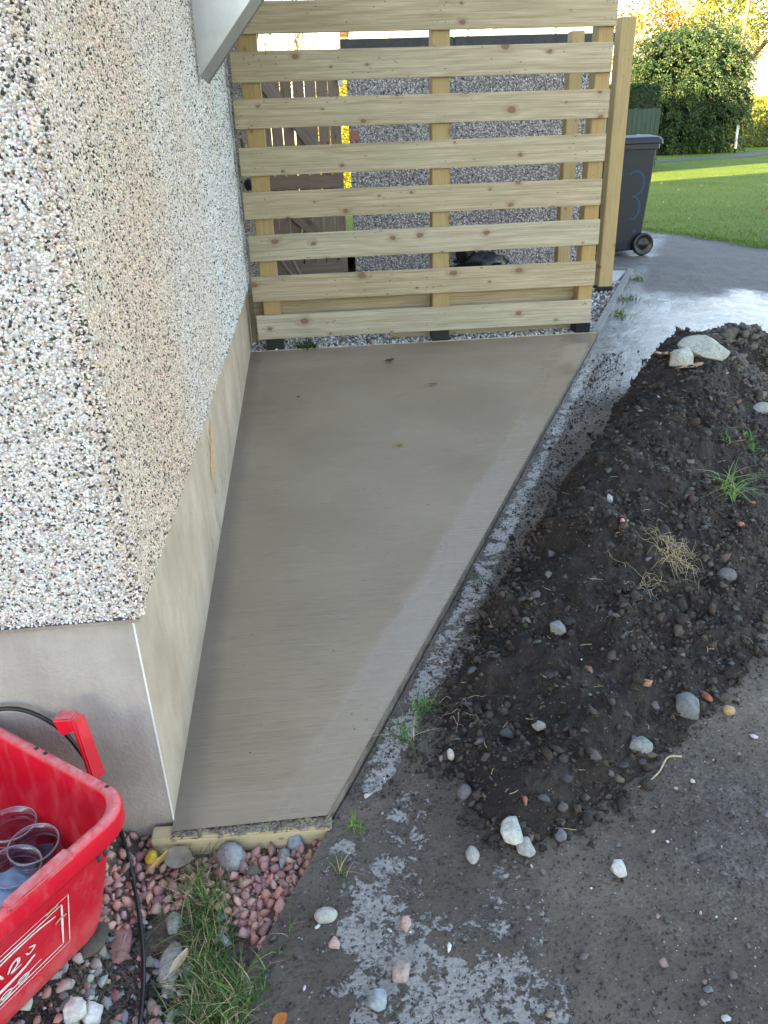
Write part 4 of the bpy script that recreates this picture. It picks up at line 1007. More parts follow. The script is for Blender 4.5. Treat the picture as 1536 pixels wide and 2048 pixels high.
# white house beyond
def gable_house(name, label, x0, x1, y0, y1, eave, ridge, wall_m, roof_m, axis='y', wins=()):
    t = thing(name, label, 'house', ((x0 + x1) / 2, (y0 + y1) / 2, .25)); o_ = Vector(t.location)
    xm, ym = (x0 + x1) / 2, (y0 + y1) / 2; bm = bmesh.new()
    if axis == 'y': gp = [(x0, eave), (x1, eave), (xm, ridge)]; a = [(x0, y0, .1), (x1, y0, .1), (x1, y0, eave), (xm, y0, ridge), (x0, y0, eave)]; b = [(p[0], y1, p[2]) for p in a]
    else: a = [(x0, y0, .1), (x0, y1, .1), (x0, y1, eave), (x0, ym, ridge), (x0, y0, eave)]; b = [(x1, p[1], p[2]) for p in a]
    A = [bm.verts.new(Vector(p) - o_) for p in a]; B = [bm.verts.new(Vector(p) - o_) for p in b]
    bm.faces.new(A); bm.faces.new(B[::-1])
    for i in range(5): bm.faces.new((A[i], A[(i + 1) % 5], B[(i + 1) % 5], B[i]))
    obj_bm('wall', bm, wall_m, t)
    e = .35; th = .14
    for sgn in (0, 1):
        if axis == 'y':
            xe = x0 - e if sgn == 0 else x1 + e; sl = (ridge - eave) / (xm - x0); ze = eave - e * sl
            q = [(xe, y0 - e, ze), (xm, y0 - e, ridge), (xm, y1 + e, ridge), (xe, y1 + e, ze)]
        else:
            ye = y0 - e if sgn == 0 else y1 + e; sl = (ridge - eave) / (ym - y0); ze = eave - e * sl
            q = [(x0 - e, ye, ze), (x0 - e, ym, ridge), (x1 + e, ym, ridge), (x1 + e, ye, ze)]
        # tile courses as stepped strips
        nst = 14; V = []; F = []
        for s_ in range(nst):
            f0, f1 = s_ / nst, (s_ + 1) / nst + .01
            p0 = [np.array(q[0]) * (1 - f) + np.array(q[1]) * f for f in (f0, f1)]; p1 = [np.array(q[3]) * (1 - f) + np.array(q[2]) * f for f in (f0, f1)]
            k_ = len(V); V += [p0[0] + (0, 0, th), p0[1] + (0, 0, th - .05), p1[1] + (0, 0, th - .05), p1[0] + (0, 0, th), p0[0] + (0, 0, th - .12), p1[0] + (0, 0, th - .12)]
            F += [(k_, k_ + 1, k_ + 2, k_ + 3), (k_, k_ + 3, k_ + 5, k_ + 4)]
        V = np.array(V) - np.array(o_); obj_np('roof', V, np.array(F), roof_m, t)
    for (wx, wz, ww, wh) in wins:
        fr = box('window', np.array((wx, y0 - .05, wz)) - np.array(o_), np.array((wx + ww, y0 + .02, wz + wh)) - np.array(o_), M_UPVC, t)
        pane = box('pane', (-ww / 2 + .06, -.045, -wh / 2 + .06), (ww / 2 - .06, -.037, wh / 2 - .06), M_GLASSP, fr)
    return t
wh = gable_house('white_house', 'white rendered house with brown tiled roof at the far right', 36.0, 50, 61.2, 67.6, 5.3, 7.05, M_WHITEP, M_TILE, 'x', [(39, 1.2, 1.6, 1.3), (43, 1.2, 1.6, 1.3)])
bh = gable_house('cream_house', 'cream house with white windows seen just above the garage roof', 2.30, 7.5, 20.8, 35.5, 4.2, 7.4, M_CREAM, M_TILE, 'x', [(2.6, 2.1, 1.55, 1.52), (4.7, 2.1, 1.55, 1.52)])
# unseen house added on the left to shade the front wall, drive and lawn
gable_house('unseen_shade_house', 'tall unseen house added beyond the left side of the house to cast shade', -16, -9.6, -14, 4.3, 6.8, 10.6, M_CREAM, M_TILE, 'y')

# brown pole with a rung beyond the bush
pp_ = at_depth(1481, 92, 58); pole = thing('service_pole', 'brown pole rising beyond the evergreen bush near the white house', 'pole', (pp_[0], 58, .25))
tube('shaft', [(0, 0, 0), (.05, 0, 5), (.15, 0, 9.5)], [.17, .15, .13], simple_mat('brown_pole_wood', (.24, .11, .07), .8, 10, .2), pole, 10)
box('crossarm', (-.5, -.05, 7.6), (.75, .05, 7.7), M_UPVC, pole)
ae = tube('aerial_pole', [(36.0, 64.4, 7.0), (36.05, 64.4, 8.9)], .03, M_STEEL, None, 6); tag(ae, 'thin aerial mast at the corner of the white house roof', 'aerial')

# trees beyond
YG = [(.20, .22, .035), (.26, .25, .04), (.13, .17, .03), (.32, .28, .05)]
OR = [(.42, .20, .03), (.50, .27, .04), (.36, .24, .05), (.28, .14, .03)]
def bgx(px, Y): return float(at_depth(px, 200, Y)[0])
for (px, Y, h, w, cols, nm, lab, bark, n) in [
    (1395, 64, 12.5, 3.6, YG, 'yellow_green_tree', 'yellow-green tree directly behind the evergreen bush', M_BARK, 7500),
    (1455, 68, 12.5, 3.0, YG, 'yellow_green_tree', 'yellow-green tree behind the right shoulder of the evergreen bush', M_BARK, 5500),
    (1275, 62, 10.5, 2.9, OR, 'birch_tree', 'orange-leaved birch with pale branches left of the evergreen bush', M_BIRCH, 3600),
    (1325, 72, 14.0, 3.4, OR, 'autumn_tree', 'orange autumn tree between the birch and the yellow-green tree', M_BARK, 6000),
    (1535, 82, 15.0, 3.6, OR, 'autumn_tree', 'orange autumn tree rising above the white house roof', M_BARK, 8000),
    (512, 46, 8.2, 1.3, OR + YG, 'small_tree', 'thin yellowing tree showing above the fence beside the house', M_BARK, 900),
    (600, 95, 15.5, 2.6, OR, 'autumn_tree', 'distant orange tree above the top fence board', M_BARK, 2500)]:
    x0 = bgx(px, Y); cr = [((0, 0, h * .6), (w, w, h * .33)), ((w * .4, 0, h * .75), (w * .6, w * .6, h * .22)), ((-w * .45, 0, h * .5), (w * .6, w * .6, h * .22)), ((0, 0, h * .86), (w * .5, w * .5, h * .14))]
    tree(nm, lab, (x0, Y, .25), h, cr, n, .24 if px != 512 else .16, cols, .2 if bark is M_BARK else .15, bark, droop=.3, lump=.42)

# short grass blades on the nearer lawn
n = 60000; y = 7.0 + 19 * rng.random(n) ** 1.6; x = lawn_x(y) + rng.random(n) ** 1.3 * 9 * (y / 12)
e = rng.random(n) < .16; x[e] = lawn_x(y[e]) + rng.normal(0, .07, e.sum()) + .03 * np.sin(y[e] * 9)
y2 = y; P = np.stack([x, y, gz(x, y) + .008], -1)
V, F, cc = blades(P, .045, .8, .007, pick_cols([(.10, .18, .016), (.135, .215, .022), (.08, .15, .014), (.18, .22, .04)], n, None, .2), 1)
tag(obj_np('grass_blades', V, F, M_GRASS, None, cc), kind='stuff')

nl_ = 80; y = 7.2 + 14 * rng.random(nl_) ** 1.3; x = lawn_x(y) + rng.random(nl_) * 7; P = np.stack([x, y, gz(x, y) + .045], -1)
V, F, cc = leaf_quads(P, np.tile([[1., 0, .1]], (nl_, 1)), .045, pick_cols([(.45, .28, .08), (.55, .45, .25), (.35, .17, .05), (.30, .24, .12)], nl_), 1.5)
tag(obj_np('lawn_leaves', V, F, M_LEAF, None, cc), kind='stuff')
# ------------------------------------------------------------------ SOIL HEAP
xs = np.arange(.12, 2.9, .011); ys = np.arange(.95, 4.4, .011); Xh, Yh = np.meshgrid(xs, ys); Hh = heap_h(Xh, Yh)
Zh = drive_z(Xh, Yh) + Hh - np.where(Hh < .004, .03, 0)
I = np.arange(Xh.size).reshape(Xh.shape); Fh = np.stack([I[:-1, :-1], I[:-1, 1:], I[1:, 1:], I[1:, :-1]], -1).reshape(-1, 4)
live = (Hh.ravel()[Fh] > .002).any(1); Fh = Fh[live]; used = np.unique(Fh); remap = -np.ones(Xh.size, int); remap[used] = np.arange(len(used))
heap = obj_np('soil_heap', np.stack([Xh, Yh, Zh], -1).reshape(-1, 3)[used], remap[Fh], M_SOIL, smooth=True)
tag(heap, 'long heap of dark dug soil and stones on the drive beside the slab', 'soil heap')
# crumbs and clods over the heap and its skirts
n = 70000; x = rng.uniform(.1, 2.9, n); y = .9 + 3.4 * rng.random(n) ** 1.75; h = heap_h(x, y)
near = np.minimum.reduce([np.where(heap_h(x + dx, y + dy) > .01, 0, 1) for dx, dy in ((.08, 0), (-.08, 0), (0, .08), (0, -.08), (.04, .04), (-.04, -.04))])
keep = ((h > .004) | ((near == 0) & (rng.random(n) < .30))) & (x > kerb_x(y) + .085); x, y, h = x[keep], y[keep], h[keep]; n = len(x)
r = np.clip(np.exp(rng.normal(math.log(.0030), .55, n)), .0012, .016) * (1 + .9 * ((x > 1.9) & (y > 3.0))) * (.6 + 1.1 * sstep(.42, .62, fbm(x, y, 6, 3, 88)))
P = np.stack([x, y, top_z(x, y) + r * .3], -1)
cc = pick_cols([(.030, .024, .020), (.048, .038, .030), (.070, .055, .045), (.100, .081, .067), (.036, .031, .028)], n, [.3, .3, .2, .1, .1], .2)
lt = (x > 1.95) & (y > 3.2); cc[lt] = pick_cols([(.10, .085, .07), (.14, .12, .10), (.08, .07, .06)], lt.sum())
V, F, cc = scatter(VAR_ANG, P, r[:, None] * rng.uniform(.7, 1.2, (n, 3)), cc); tag(obj_np('soil_crumbs', V, F, M_CLOD, heap, cc), kind='stuff')

n = 3400; x = rng.uniform(.12, 2.8, n * 4); y = .98 + 3.1 * rng.random(n * 4) ** 1.9; g_ = heap_h(x, y); k_ = ((g_ > .01) & (fbm(x, y, 7, 3, 120) > .55)) | ((g_ < .02) & (heap_h(x + .05, y + .03) > .015)) | ((g_ < .02) & (heap_h(x - .05, y + .03) > .015)); x, y = x[k_][:n], y[k_][:n]
r = np.clip(np.exp(rng.normal(math.log(.0085), .45, len(x))), .003, .024)
P = np.stack([x, y, top_z(x, y) + r * .15], -1); V, F, cc = scatter(VAR_ANG, P, r[:, None] * rng.uniform(.6, 1.1, (len(x), 3)), pick_cols([(.030, .024, .021), (.044, .035, .030), (.062, .050, .043)], len(x))); tag(obj_np('soil_lumps', V, F, M_CLOD, heap, cc), kind='stuff')

# stones bedded in the heap and on the drive: the larger ones singly
GREYS = [(.075, .073, .072), (.055, .055, .057), (.11, .105, .10), (.045, .044, .045), (.17, .16, .15), (.09, .075, .065), (.42, .41, .39), (.30, .13, .10), (.14, .11, .09)]
GW = [.27, .22, .12, .20, .025, .09, .012, .013, .05]
def place_stones(n, region, rlo, rhi, parent, rmax=300, ex=1.0, cols=GREYS, w=GW, sink=.25, power=2.2, name='stone', scatter_name='small_stones', vis=True):
    x, y = region(n); r = rlo + (rhi - rlo) * rng.random(len(x)) ** power; z = top_z(x, y)
    P = np.stack([x, y, z + r * (.5 - sink)], -1); cc = pick_cols(cols, len(x), w, .15)
    ap = r / np.linalg.norm(P - np.array([0, 0, CAM_H]), axis=1); order = np.argsort(-ap); big = order[:rmax]; small = order[rmax:]
    pl_ = np.array(parent.location)
    for i in big: single(name, STONE_ME[int(i) % 14], P[i] - pl_, (r[i] * 1.15, r[i] * random.uniform(.75, 1), r[i] * random.uniform(.6, .85)), cc[i], parent)
    if len(small):
        V, F, c3 = scatter(VAR_ANG, P[small], r[small][:, None] * rng.uniform(.7, 1.1, (len(small), 3)), cc[small]); tag(obj_np(scatter_name, V - pl_, F, M_STONE_A, parent, c3), kind='stuff')
def reg_heap(n):
    x = rng.uniform(.15, 2.6, n * 4); y = .95 + 3.2 * rng.random(n * 4) ** 1.3; k = heap_h(x, y) > .006; return x[k][:n], y[k][:n]
place_stones(1100, reg_heap, .002, .017, heap, 290, power=3.2, cols=GREYS, sink=.15)
def reg_drive(n):
    y = .55 + 3.5 * rng.random(n * 5) ** 2.2; x = kerb_x(y) + .01 + rng.random(n * 5) ** 1.1 * 1.6; k = (heap_h(x, y) < .006) & (fbm(x, y, 5, 2, 70) > .40); return x[k][:n], y[k][:n]
PALE_ST = [(.42, .41, .39), (.55, .53, .50), (.13, .125, .12), (.07, .068, .068), (.26, .19, .16), (.62, .61, .58)]
place_stones(1700, reg_drive, .0012, .0095, drive, 280, cols=PALE_ST, w=[.10, .06, .30, .42, .07, .05], power=6, sink=.1)
# fine dark grit on mud near the camera
y = .55 + 2.2 * rng.random(16000) ** 1.6; x = kerb_x(y) + .005 + rng.random(16000) * 1.3; r = np.exp(rng.normal(math.log(.0016), .35, 16000))
P = np.stack([x, y, drive_z(x, y) + r * .3], -1); V, F, cc = scatter(VAR_OCT, P, r, pick_cols([(.06, .05, .042), (.09, .075, .062), (.04, .033, .028), (.22, .21, .2)], len(x), [.35, .3, .27, .08])); tag(obj_np('mud_grit', V, F, M_CLOD, drive, cc), kind='stuff')
# crumbs of mud piled along the kerb line
y = rng.uniform(1.2, 4.3, 2600); x = kerb_x(y) + np.abs(rng.normal(0, .09, 2600)) + .085 * (rng.random(2600) < .8); r = np.exp(rng.normal(math.log(.0022), .5, 2600))
P = np.stack([x, y, top_z(x, y) + r * .3], -1); V, F, cc = scatter(VAR_OCT, P, r * 1.1, pick_cols([(.04, .034, .03), (.06, .05, .044), (.03, .025, .022)], len(x))); tag(obj_np('kerb_crumbs', V, F, M_CLOD, drive, cc), kind='stuff')

# ------------------------------------------------------------------ GRAVEL BED: pink chippings, mixed stones, form board
fb = prism('form_board', [(-.405, 1.196), (-.030, 1.178), (-.029, 1.214), (-.405, 1.232)], [-.055, -.055, -.05, -.05], [.006, .006, .008, .008], M_FORM, None, .003)
tag(fb, 'cream timber form board holding the near end of the wet slab', 'form board')
# spilled concrete on top of the board
V = []; 
n = 260; tt = rng.random(n); x = -.36 + .33 * tt; y = 1.205 - .018 * (x + .405) / .375 + rng.normal(0, .008, n) + .006
P = np.stack([x, y, .009 + 0 * x], -1); V, F, cc = scatter(VAR_ROUND, P, np.stack([rng.uniform(.003, .012, n), rng.uniform(.002, .006, n), rng.uniform(.0006, .0016, n)], -1), pick_cols([(.19, .155, .115), (.23, .19, .15)], n), flat=0.0); tag(obj_np('concrete_splash', V, F, M_CLOD, slab, cc), kind='stuff')

PINK = [(.56, .27, .195), (.50, .23, .18), (.42, .21, .18), (.60, .36, .28), (.36, .19, .175), (.53, .29, .25), (.46, .30, .26)]
def in_pink(x, y):
    lim = 1.005 + .05 * np.sin(x * 16 + 1) - .05 * sstep(-.2, -.1, x) * 0
    return (y > np.where(x < -.42, 1.02, lim + .03 * sstep(-.36, -.28, x) * (1 - sstep(-.24, -.16, x)))) & (y < 1.176 + .06 * (x < -.405)) & (x < kerb_x(y) - .012)
pts = []; cand = np.stack([rng.uniform(-.62, 0.0, 18000), rng.uniform(.93, 1.238, 18000)], -1); cand = cand[in_pink(cand[:, 0], cand[:, 1])]
grid = {}
for c in cand:
    r = random.uniform(.0085, .0150); key = (int(c[0] / .03), int(c[1] / .03)); bad = False
    for dx in (-1, 0, 1):
        for dy in (-1, 0, 1):
            for q in grid.get((key[0] + dx, key[1] + dy), ()):
                if (q[0] - c[0]) ** 2 + (q[1] - c[1]) ** 2 < (.80 * (q[2] + r)) ** 2: bad = True; break
    if not bad: grid.setdefault(key, []).append((c[0], c[1], r)); pts.append((c[0], c[1], r))
pts = np.array(pts); order = np.argsort(-pts[:, 2] / np.hypot(pts[:, 0], pts[:, 1])); inview = pts[:, 0] > -.56
order = np.concatenate([order[inview[order]], order[~inview[order]]])
for j, i in enumerate(order[:300]):
    x, y, r = pts[i]; single('stone', STONE_ME[j % 14], (x, y, float(bed_z(x, y)) + r * random.uniform(.35, .8)), (r * 1.2, r * random.uniform(.9, 1.15), r * random.uniform(.75, 1.05)), pick_cols(PINK, 1, None, .12)[0], bed, (random.uniform(0, 6), random.uniform(0, 6), random.uniform(0, 6)))
rest = pts[order[300:]]
x = np.concatenate([rest[:, 0], rng.uniform(-.6, 0, 1500)]); y = np.concatenate([rest[:, 1], rng.uniform(.95, 1.19, 1500)]); k = in_pink(x, y); x, y = x[k], y[k]
r = rng.uniform(.005, .010, len(x)); P = np.stack([x, y, bed_z(x, y) - .002], -1)
V, F, cc = scatter(VAR_ANG, P, r, pick_cols(PINK, len(x))); tag(obj_np('pink_chippings', V, F, M_STONE_A, bed, cc), kind='stuff')
# mixed grey stones and soil nearer the camera
MIX = [(.24, .24, .22), (.18, .18, .17), (.34, .33, .29), (.45, .43, .38), (.38, .20, .165), (.30, .24, .20), (.12, .115, .11), (.52, .50, .46)]
def reg_bed(n):
    x = rng.uniform(-.66, .02, n * 5); y = rng.uniform(.62, 1.06, n * 5); k = (x < kerb_x(y) - .012) & ~in_pink(x, y) & (fbm(x, y, 9, 2, 61) > .36); return x[k][:n], y[k][:n]
place_stones(950, reg_bed, .0015, .0150, bed, 250, cols=MIX, w=[.2, .17, .15, .1, .12, .1, .1, .06], power=2.4, sink=.1, scatter_name='bed_grit')
x, y = reg_bed(7000); r = np.exp(rng.normal(math.log(.0022), .45, len(x))); P = np.stack([x, y, bed_z(x, y) + r * .2], -1)
V, F, cc = scatter(VAR_OCT, P, r * 1.1, pick_cols([(.075, .058, .042), (.10, .08, .06), (.10, .085, .07), (.03, .024, .02)], len(x))); tag(obj_np('bed_crumbs', V, F, M_CLOD, bed, cc), kind='stuff')

# ------------------------------------------------------------------ SINGLE ROCKS (w, h in photograph pixels)
R = rock
R('pale_stone', 'largest pale greenish-white stone at the near foot of the soil heap', 1022, 1658, 42, 56, (.44, .46, .40), 1, flat=.8)
R('grey_stone', 'lumpy grey stone touching the pale greenish-white stone', 1049, 1692, 34, 36, (.30, .29, .28), 2, flat=.8)
R('grey_stone', 'smooth light grey oval stone left of the pale greenish-white stone', 945, 1708, 26, 32, (.33, .32, .29), 3, 'round')
R('white_stone', 'white angular chip alone on the mud below the heap', 1236, 1734, 27, 30, (.50, .48, .43), 4)
R('cobble', 'round dark cobble with pale face at the right foot of the heap', 1373, 1412, 46, 42, (.15, .15, .148), 5, 'ang', .8)
R('flat_stone', 'grey-green flat stone at the right foot of the heap', 1282, 1490, 48, 30, (.19, .20, .19), 6)
R('brick_fragment', 'orange-pink brick fragment on the right side of the heap', 1293, 1365, 20, 18, (.36, .17, .11), 7, cat='brick fragment')
R('brick_fragment', 'dark red brick shard beside the round dark cobble', 1413, 1391, 16, 22, (.26, .08, .055), 8, cat='brick fragment')
R('yellow_stone', 'ochre yellow stone on the mud at the right', 1457, 1421, 21, 16, (.38, .27, .12), 9, 'round')
R('pink_stone', 'pink stone alone on the bare concrete patch', 811, 1845, 23, 28, (.42, .27, .225), 10)
R('brown_stone', 'mud-smeared pinkish stone on the concrete below the pink stone', 803, 1942, 38, 32, (.34, .27, .24), 11)
R('blue_grey_stone', 'blue-grey stone with a tan side near the bottom of the drive', 756, 2002, 36, 30, (.25, .28, .30), 12)
R('pinkish_stone', 'pinkish stone beside the grass at the edge of the drive', 669, 1885, 23, 24, (.40, .29, .25), 13)
R('pale_stone', 'long pale stone beside the small weed at the drive edge', 652, 1830, 42, 24, (.33, .33, .29), 14, 'round')
R('conglomerate_rock', 'speckled grey rock sitting in the pink chippings', 466, 1722, 56, 46, (.27, .265, .25), 15, 'lump', .8, cat='rock')
R('slate_shard', 'upright green-grey slate shard in the pink chippings', 567, 1712, 24, 42, (.24, .27, .26), 16)
R('slate_shard', 'blue-grey pointed shard against the form board', 592, 1688, 36, 30, (.21, .24, .26), 17, flat=.9)
R('slate_shard', 'dark olive flat shard below the speckled grey rock', 506, 1742, 34, 24, (.12, .10, .075), 18)
R('red_stone', 'large flat red-brown stone between the red box and the cable', 240, 1882, 42, 62, (.33, .155, .125), 19, 'round', .35)
R('long_stone', 'long grey-green stone right of the cable', 341, 1922, 44, 76, (.33, .34, .30), 20, 'ang', .5)
R('grey_stone', 'grey angular stone above the long grey-green stone', 348, 1842, 30, 36, (.33, .33, .28), 21)
R('white_rock', 'left of two lumpy white rocks at the bottom edge', 148, 2026, 42, 40, (.55, .52, .47), 22, 'lump', .8, cat='rock')
R('white_rock', 'right of two lumpy white rocks at the bottom edge', 184, 2030, 42, 42, (.58, .55, .51), 23, 'lump', .8, cat='rock')
R('soil_lump', 'flat brown earth lump beside the red box', 178, 1880, 62, 58, (.075, .06, .045), 24, 'lump', .3, cat='soil lump', mat=M_STONE_O)
gs_ = R('grey_slab', 'broad pale grey slab on top of the heap at its far end', 1400, 716, 96, 60, (.33, .335, .29), 25, 'ang', .30, cat='stone slab', sink=-.6); gs_.rotation_euler = (.42, .10, -.35)
gs_ = R('grey_slab', 'smaller pale wedge stone left of the broad slab on the heap', 1358, 724, 48, 40, (.35, .355, .31), 41, 'ang', .55, cat='stone slab', sink=.05); gs_.rotation_euler = (.3, -.2, .5)
R('flat_stone', 'long flat grey stone at the right edge past the heap', 1522, 816, 48, 26, (.24, .24, .22), 27, 'round', .5)
R('concrete_lump', 'rough grey concrete lump half buried in the heap', 1116, 1258, 34, 36, (.20, .20, .185), 28, 'lump', .6, cat='concrete lump')
R('grey_block', 'small square grey stone on the left flank of the heap', 1219, 999, 16, 16, (.34, .34, .34), 29, flat=.9)
R('pink_pebble', 'tiny bright pink pebble in the middle of the heap', 1244, 1045, 10, 10, (.58, .27, .25), 30, 'round', .9, cat='pebble')
R('dark_stone', 'dark angular stone on the mud left of the heap foot', 930, 1580, 34, 28, (.12, .12, .12), 31)
R('oval_pebble', 'cream oval pebble on the mud near the kerb weeds', 901, 1510, 14, 20, (.48, .42, .36), 32, 'round', .9, cat='pebble')
R('dark_stone', 'dark round stone on the right flank of the heap', 1452, 1152, 38, 26, (.11, .11, .11), 33, 'round')
R('brick_fragment', 'small red brick fragment on the right flank of the heap', 1481, 1052, 15, 13, (.33, .14, .10), 34, cat='brick fragment')
R('dark_stone', 'dark stone right of the lumpy grey stone below the heap', 1120, 1666, 28, 28, (.13, .13, .135), 35)
R('tan_stone', 'flat tan scrap of stone on the lower heap', 1078, 1449, 26, 24, (.30, .27, .22), 36, cat='stone', flat=.4)

# ------------------------------------------------------------------ PLANTS, LEAVES, ROOTS
GR = [(.085, .17, .035), (.06, .13, .028), (.14, .22, .06), (.045, .10, .022)]
DRY = [(.42, .34, .17), (.34, .28, .14), (.50, .42, .25)]
def grass_patch(label, pts, n, h, dryf, spread=.03):
    c = np.array([surface_at(*p) for p in pts]); i = rng.integers(0, len(c), n); q = c[i] + rng.normal(0, spread, (n, 3)) * np.array([1, 1, 0])
    q = q[q[:, 0] < kerb_x(q[:, 1]) + .05]; n = len(q); q[:, 2] = top_z(q[:, 0], q[:, 1]) - .002; cc = pick_cols(GR, n, None, .2); dm = rng.random(n) < dryf; cc[dm] = pick_cols(DRY, dm.sum())
    o_ = c.mean(0); V, F, cc = blades(q - o_, h, 1.0, .0023, cc, 5); o = obj_np('grass_tuft', V, F, M_GRASS, None, cc, smooth=True); o.location = o_; tag(o, label, kind='stuff')
grass_patch('long green grass clump growing beside the cable in the stony bed', [(410, 1800), (400, 1850), (420, 1900), (410, 1950), (430, 2000), (470, 1990), (400, 2040), (460, 2040)], 900, .062, .20, .024)
grass_patch('grass clump between the soil hollow and the drive edge', [(600, 1890), (620, 1930), (570, 1960), (600, 1990), (540, 2010), (590, 2030)], 420, .058, .22, .02)
grass_patch('sparse grass among the pink chippings beside the grey rock', [(400, 1770), (440, 1785), (395, 1745)], 110, .055, .25, .016)
tuft('grass_clump', 'bright green grass clump lying on the right flank of the heap', 1460, 985, 60, .12, 1.6, .004, [(.20, .32, .08), (.28, .38, .12), (.12, .22, .05)], .018, 'grass')
tuft('weed', 'small green weed right of the grass clump on the heap', 1500, 893, 26, .06, 1.0, .010, [(.06, .16, .03), (.10, .22, .05)], .02)
tuft('weed', 'tiny green sprout beside the red stone high on the heap', 1448, 880, 12, .06, 1.3, .006, [(.09, .2, .05)], .012)
tuft('kerb_weed', 'largest weed on the kerb strip beside the wet slab', 845, 1420, 44, .05, 1.3, .0032, GR, .014)
tuft('kerb_weed', 'straggly weed with runners below the largest kerb weed', 812, 1482, 34, .07, 1.7, .0026, GR + DRY[:1], .014)
tuft('kerb_weed', 'faint weed high up the kerb strip', 960, 1166, 18, .04, 1.2, .0026, GR, .012)
tuft('kerb_weed', 'small bright weed at the corner of the form board', 714, 1656, 30, .03, 1.0, .0026, [(.10, .22, .03), (.16, .28, .04)], .009)
tuft('kerb_weed', 'thin weed on the muddy drive edge below the form board', 684, 1750, 14, .05, 1.6, .0024, GR + DRY, .008)
tuft('gravel_weed', 'dark green leafy weed in white gravel under the fence', 620, 686, 50, .07, 1.1, .014, [(.03, .085, .02), (.045, .11, .025)], .035, p=(-.02, 4.735, .16))
for j, (py, lab) in enumerate([(560, 'weed at the far corner of the kerb edging'), (600, 'weed in the middle of the kerb edging'), (632, 'weed at the near part of the kerb edging')]):
    p = ground_at(1278 - (py - 545) * .52, py); tuft('kerb_weed', lab, 0, 0, 34, .06, 1.2, .010, [(.12, .19, .04), (.08, .14, .03), (.22, .24, .08)], .035, p=(p[0] + .02, p[1], float(gz(0, p[1]))))
# bare roots
def roots(label, px, py, n, size, spread):
    p = surface_at(px, py); parts = []
    for _ in range(n):
        a = p + np.append(rng.normal(0, spread, 2), 0); th = random.uniform(0, 6.3); pts_ = [a]
        for k_ in range(5):
            th += random.uniform(-.7, .7); a = a + np.array([math.cos(th), math.sin(th), 0]) * size / 5; a[2] = float(top_z(a[0], a[1])) + .006 + random.uniform(0, .018); pts_.append(a.copy())
        parts.append(tube_arrays(smooth_path(pts_, 10), np.linspace(.0008, .0003, 10), 4))
    V, F, _ = cat_arrays([(a_, b_, np.zeros((len(a_), 3))) for a_, b_ in parts]); o = obj_np('dry_roots', V - p, F, M_TANK, None); o.location = p; tag(o, label, 'roots')
roots('tangle of straw-coloured roots on top of the heap', 1345, 1108, 70, .085, .022)
roots('small scatter of pale rootlets below the root tangle', 1292, 1172, 16, .07, .02)
roots('few pale stems near the kerb strip beside the heap', 905, 1420, 8, .06, .03)
pth = [surface_at(*q) for q in [(1362, 1518), (1335, 1520), (1318, 1548), (1298, 1567), (1275, 1580)]]; pth = [p + np.array([0, 0, .008]) for p in pth]
tag(tube('root_strand', smooth_path(pth, 30), np.linspace(.0028, .0012, 30), M_TANK, None, 6), 'single pale root strand curling at the right foot of the heap', 'root')
n = 150; x, y = reg_heap(n); parts = []
for a, b in zip(x, y):
    th = random.uniform(0, 6.3); l = random.uniform(.012, .035); q0 = np.array([a, b, float(top_z(a, b)) + .004]); q1 = q0 + np.array([math.cos(th) * l, math.sin(th) * l, random.uniform(0, .008)])
    parts.append((*tube_arrays([q0, (q0 + q1) / 2 + rng.normal(0, .003, 3), q1], .0008, 4), np.zeros((12, 3))))
V, F, _ = cat_arrays(parts); tag(obj_np('rootlets', V, F, M_TANK, heap), kind='stuff')

def fallen_leaf(label, px, py, L, W, col, yaw, curl=.25, p=None, z=None, name='fallen_leaf', cat='leaf'):
    p = surface_at(px, py) if p is None else p; n, m2 = 9, 5; V = []
    for i in range(n):
        t_ = i / (n - 1); w = W * (math.sin(math.pi * min(.97, t_ * .92 + .04)) ** .8)
        for j in range(m2):
            s_ = (j / (m2 - 1) - .5); V.append(((t_ - .5) * L, s_ * w, curl * L * ((t_ - .5) ** 2 * 1.2 + abs(s_) * .5 * w / max(W, 1e-6)) + random.uniform(-.02, .02) * L))
    F = [(i * m2 + j, i * m2 + j + 1, (i + 1) * m2 + j + 1, (i + 1) * m2 + j) for i in range(n - 1) for j in range(m2 - 1)]
    V = np.array(V); me = thing(name, label, cat, (p[0], p[1], (p[2] if z is None else z) + .004), (random.uniform(-.1, .1), random.uniform(-.1, .1), yaw))
    mt = mat_leaf('leaf_' + name, .6, .15, False, col); obj_np('blade', V, np.array(F), mt, me, smooth=True)
    tube('stalk', [(-.5 * L, 0, curl * L * .3), (-.62 * L, .03 * L, curl * L * .35), (-.75 * L, .08 * L, curl * L * .3)], max(.0006, L * .012), mt, me, 5)
def slab_pt(px, py): p = ground_at(px, py, .016); return p
fallen_leaf('small dark red leaf near the far end of the wet slab', 780, 722, .055, .04, (.10, .035, .03), .3, .5, p=slab_pt(780, 723))
fallen_leaf('curled reddish leaf in the upper middle of the wet slab', 866, 770, .05, .022, (.20, .075, .05), .1, .3, p=slab_pt(866, 770))
fallen_leaf('small orange leaf in the middle of the wet slab', 800, 891, .032, .022, (.40, .19, .05), .2, .3, p=slab_pt(800, 891))
fallen_leaf('tiny dark leaf scrap left of the middle of the wet slab', 597, 795, .02, .014, (.05, .04, .03), .8, .3, p=slab_pt(597, 795))
fallen_leaf('tan dead leaf lying at the corner of the slab and form board', 115, 712, .03, .02, (.35, .22, .10), .8, .3, p=slab_pt(520, 722))
fallen_leaf('large grey-brown dead leaf on the pink chippings', 360, 1738, .062, .052, (.24, .19, .14), -.3, .28, z=-.016)
fallen_leaf('narrow curled yellow leaf on the pink chippings', 325, 1748, .052, .014, (.48, .28, .07), 1.0, .35, z=-.008)
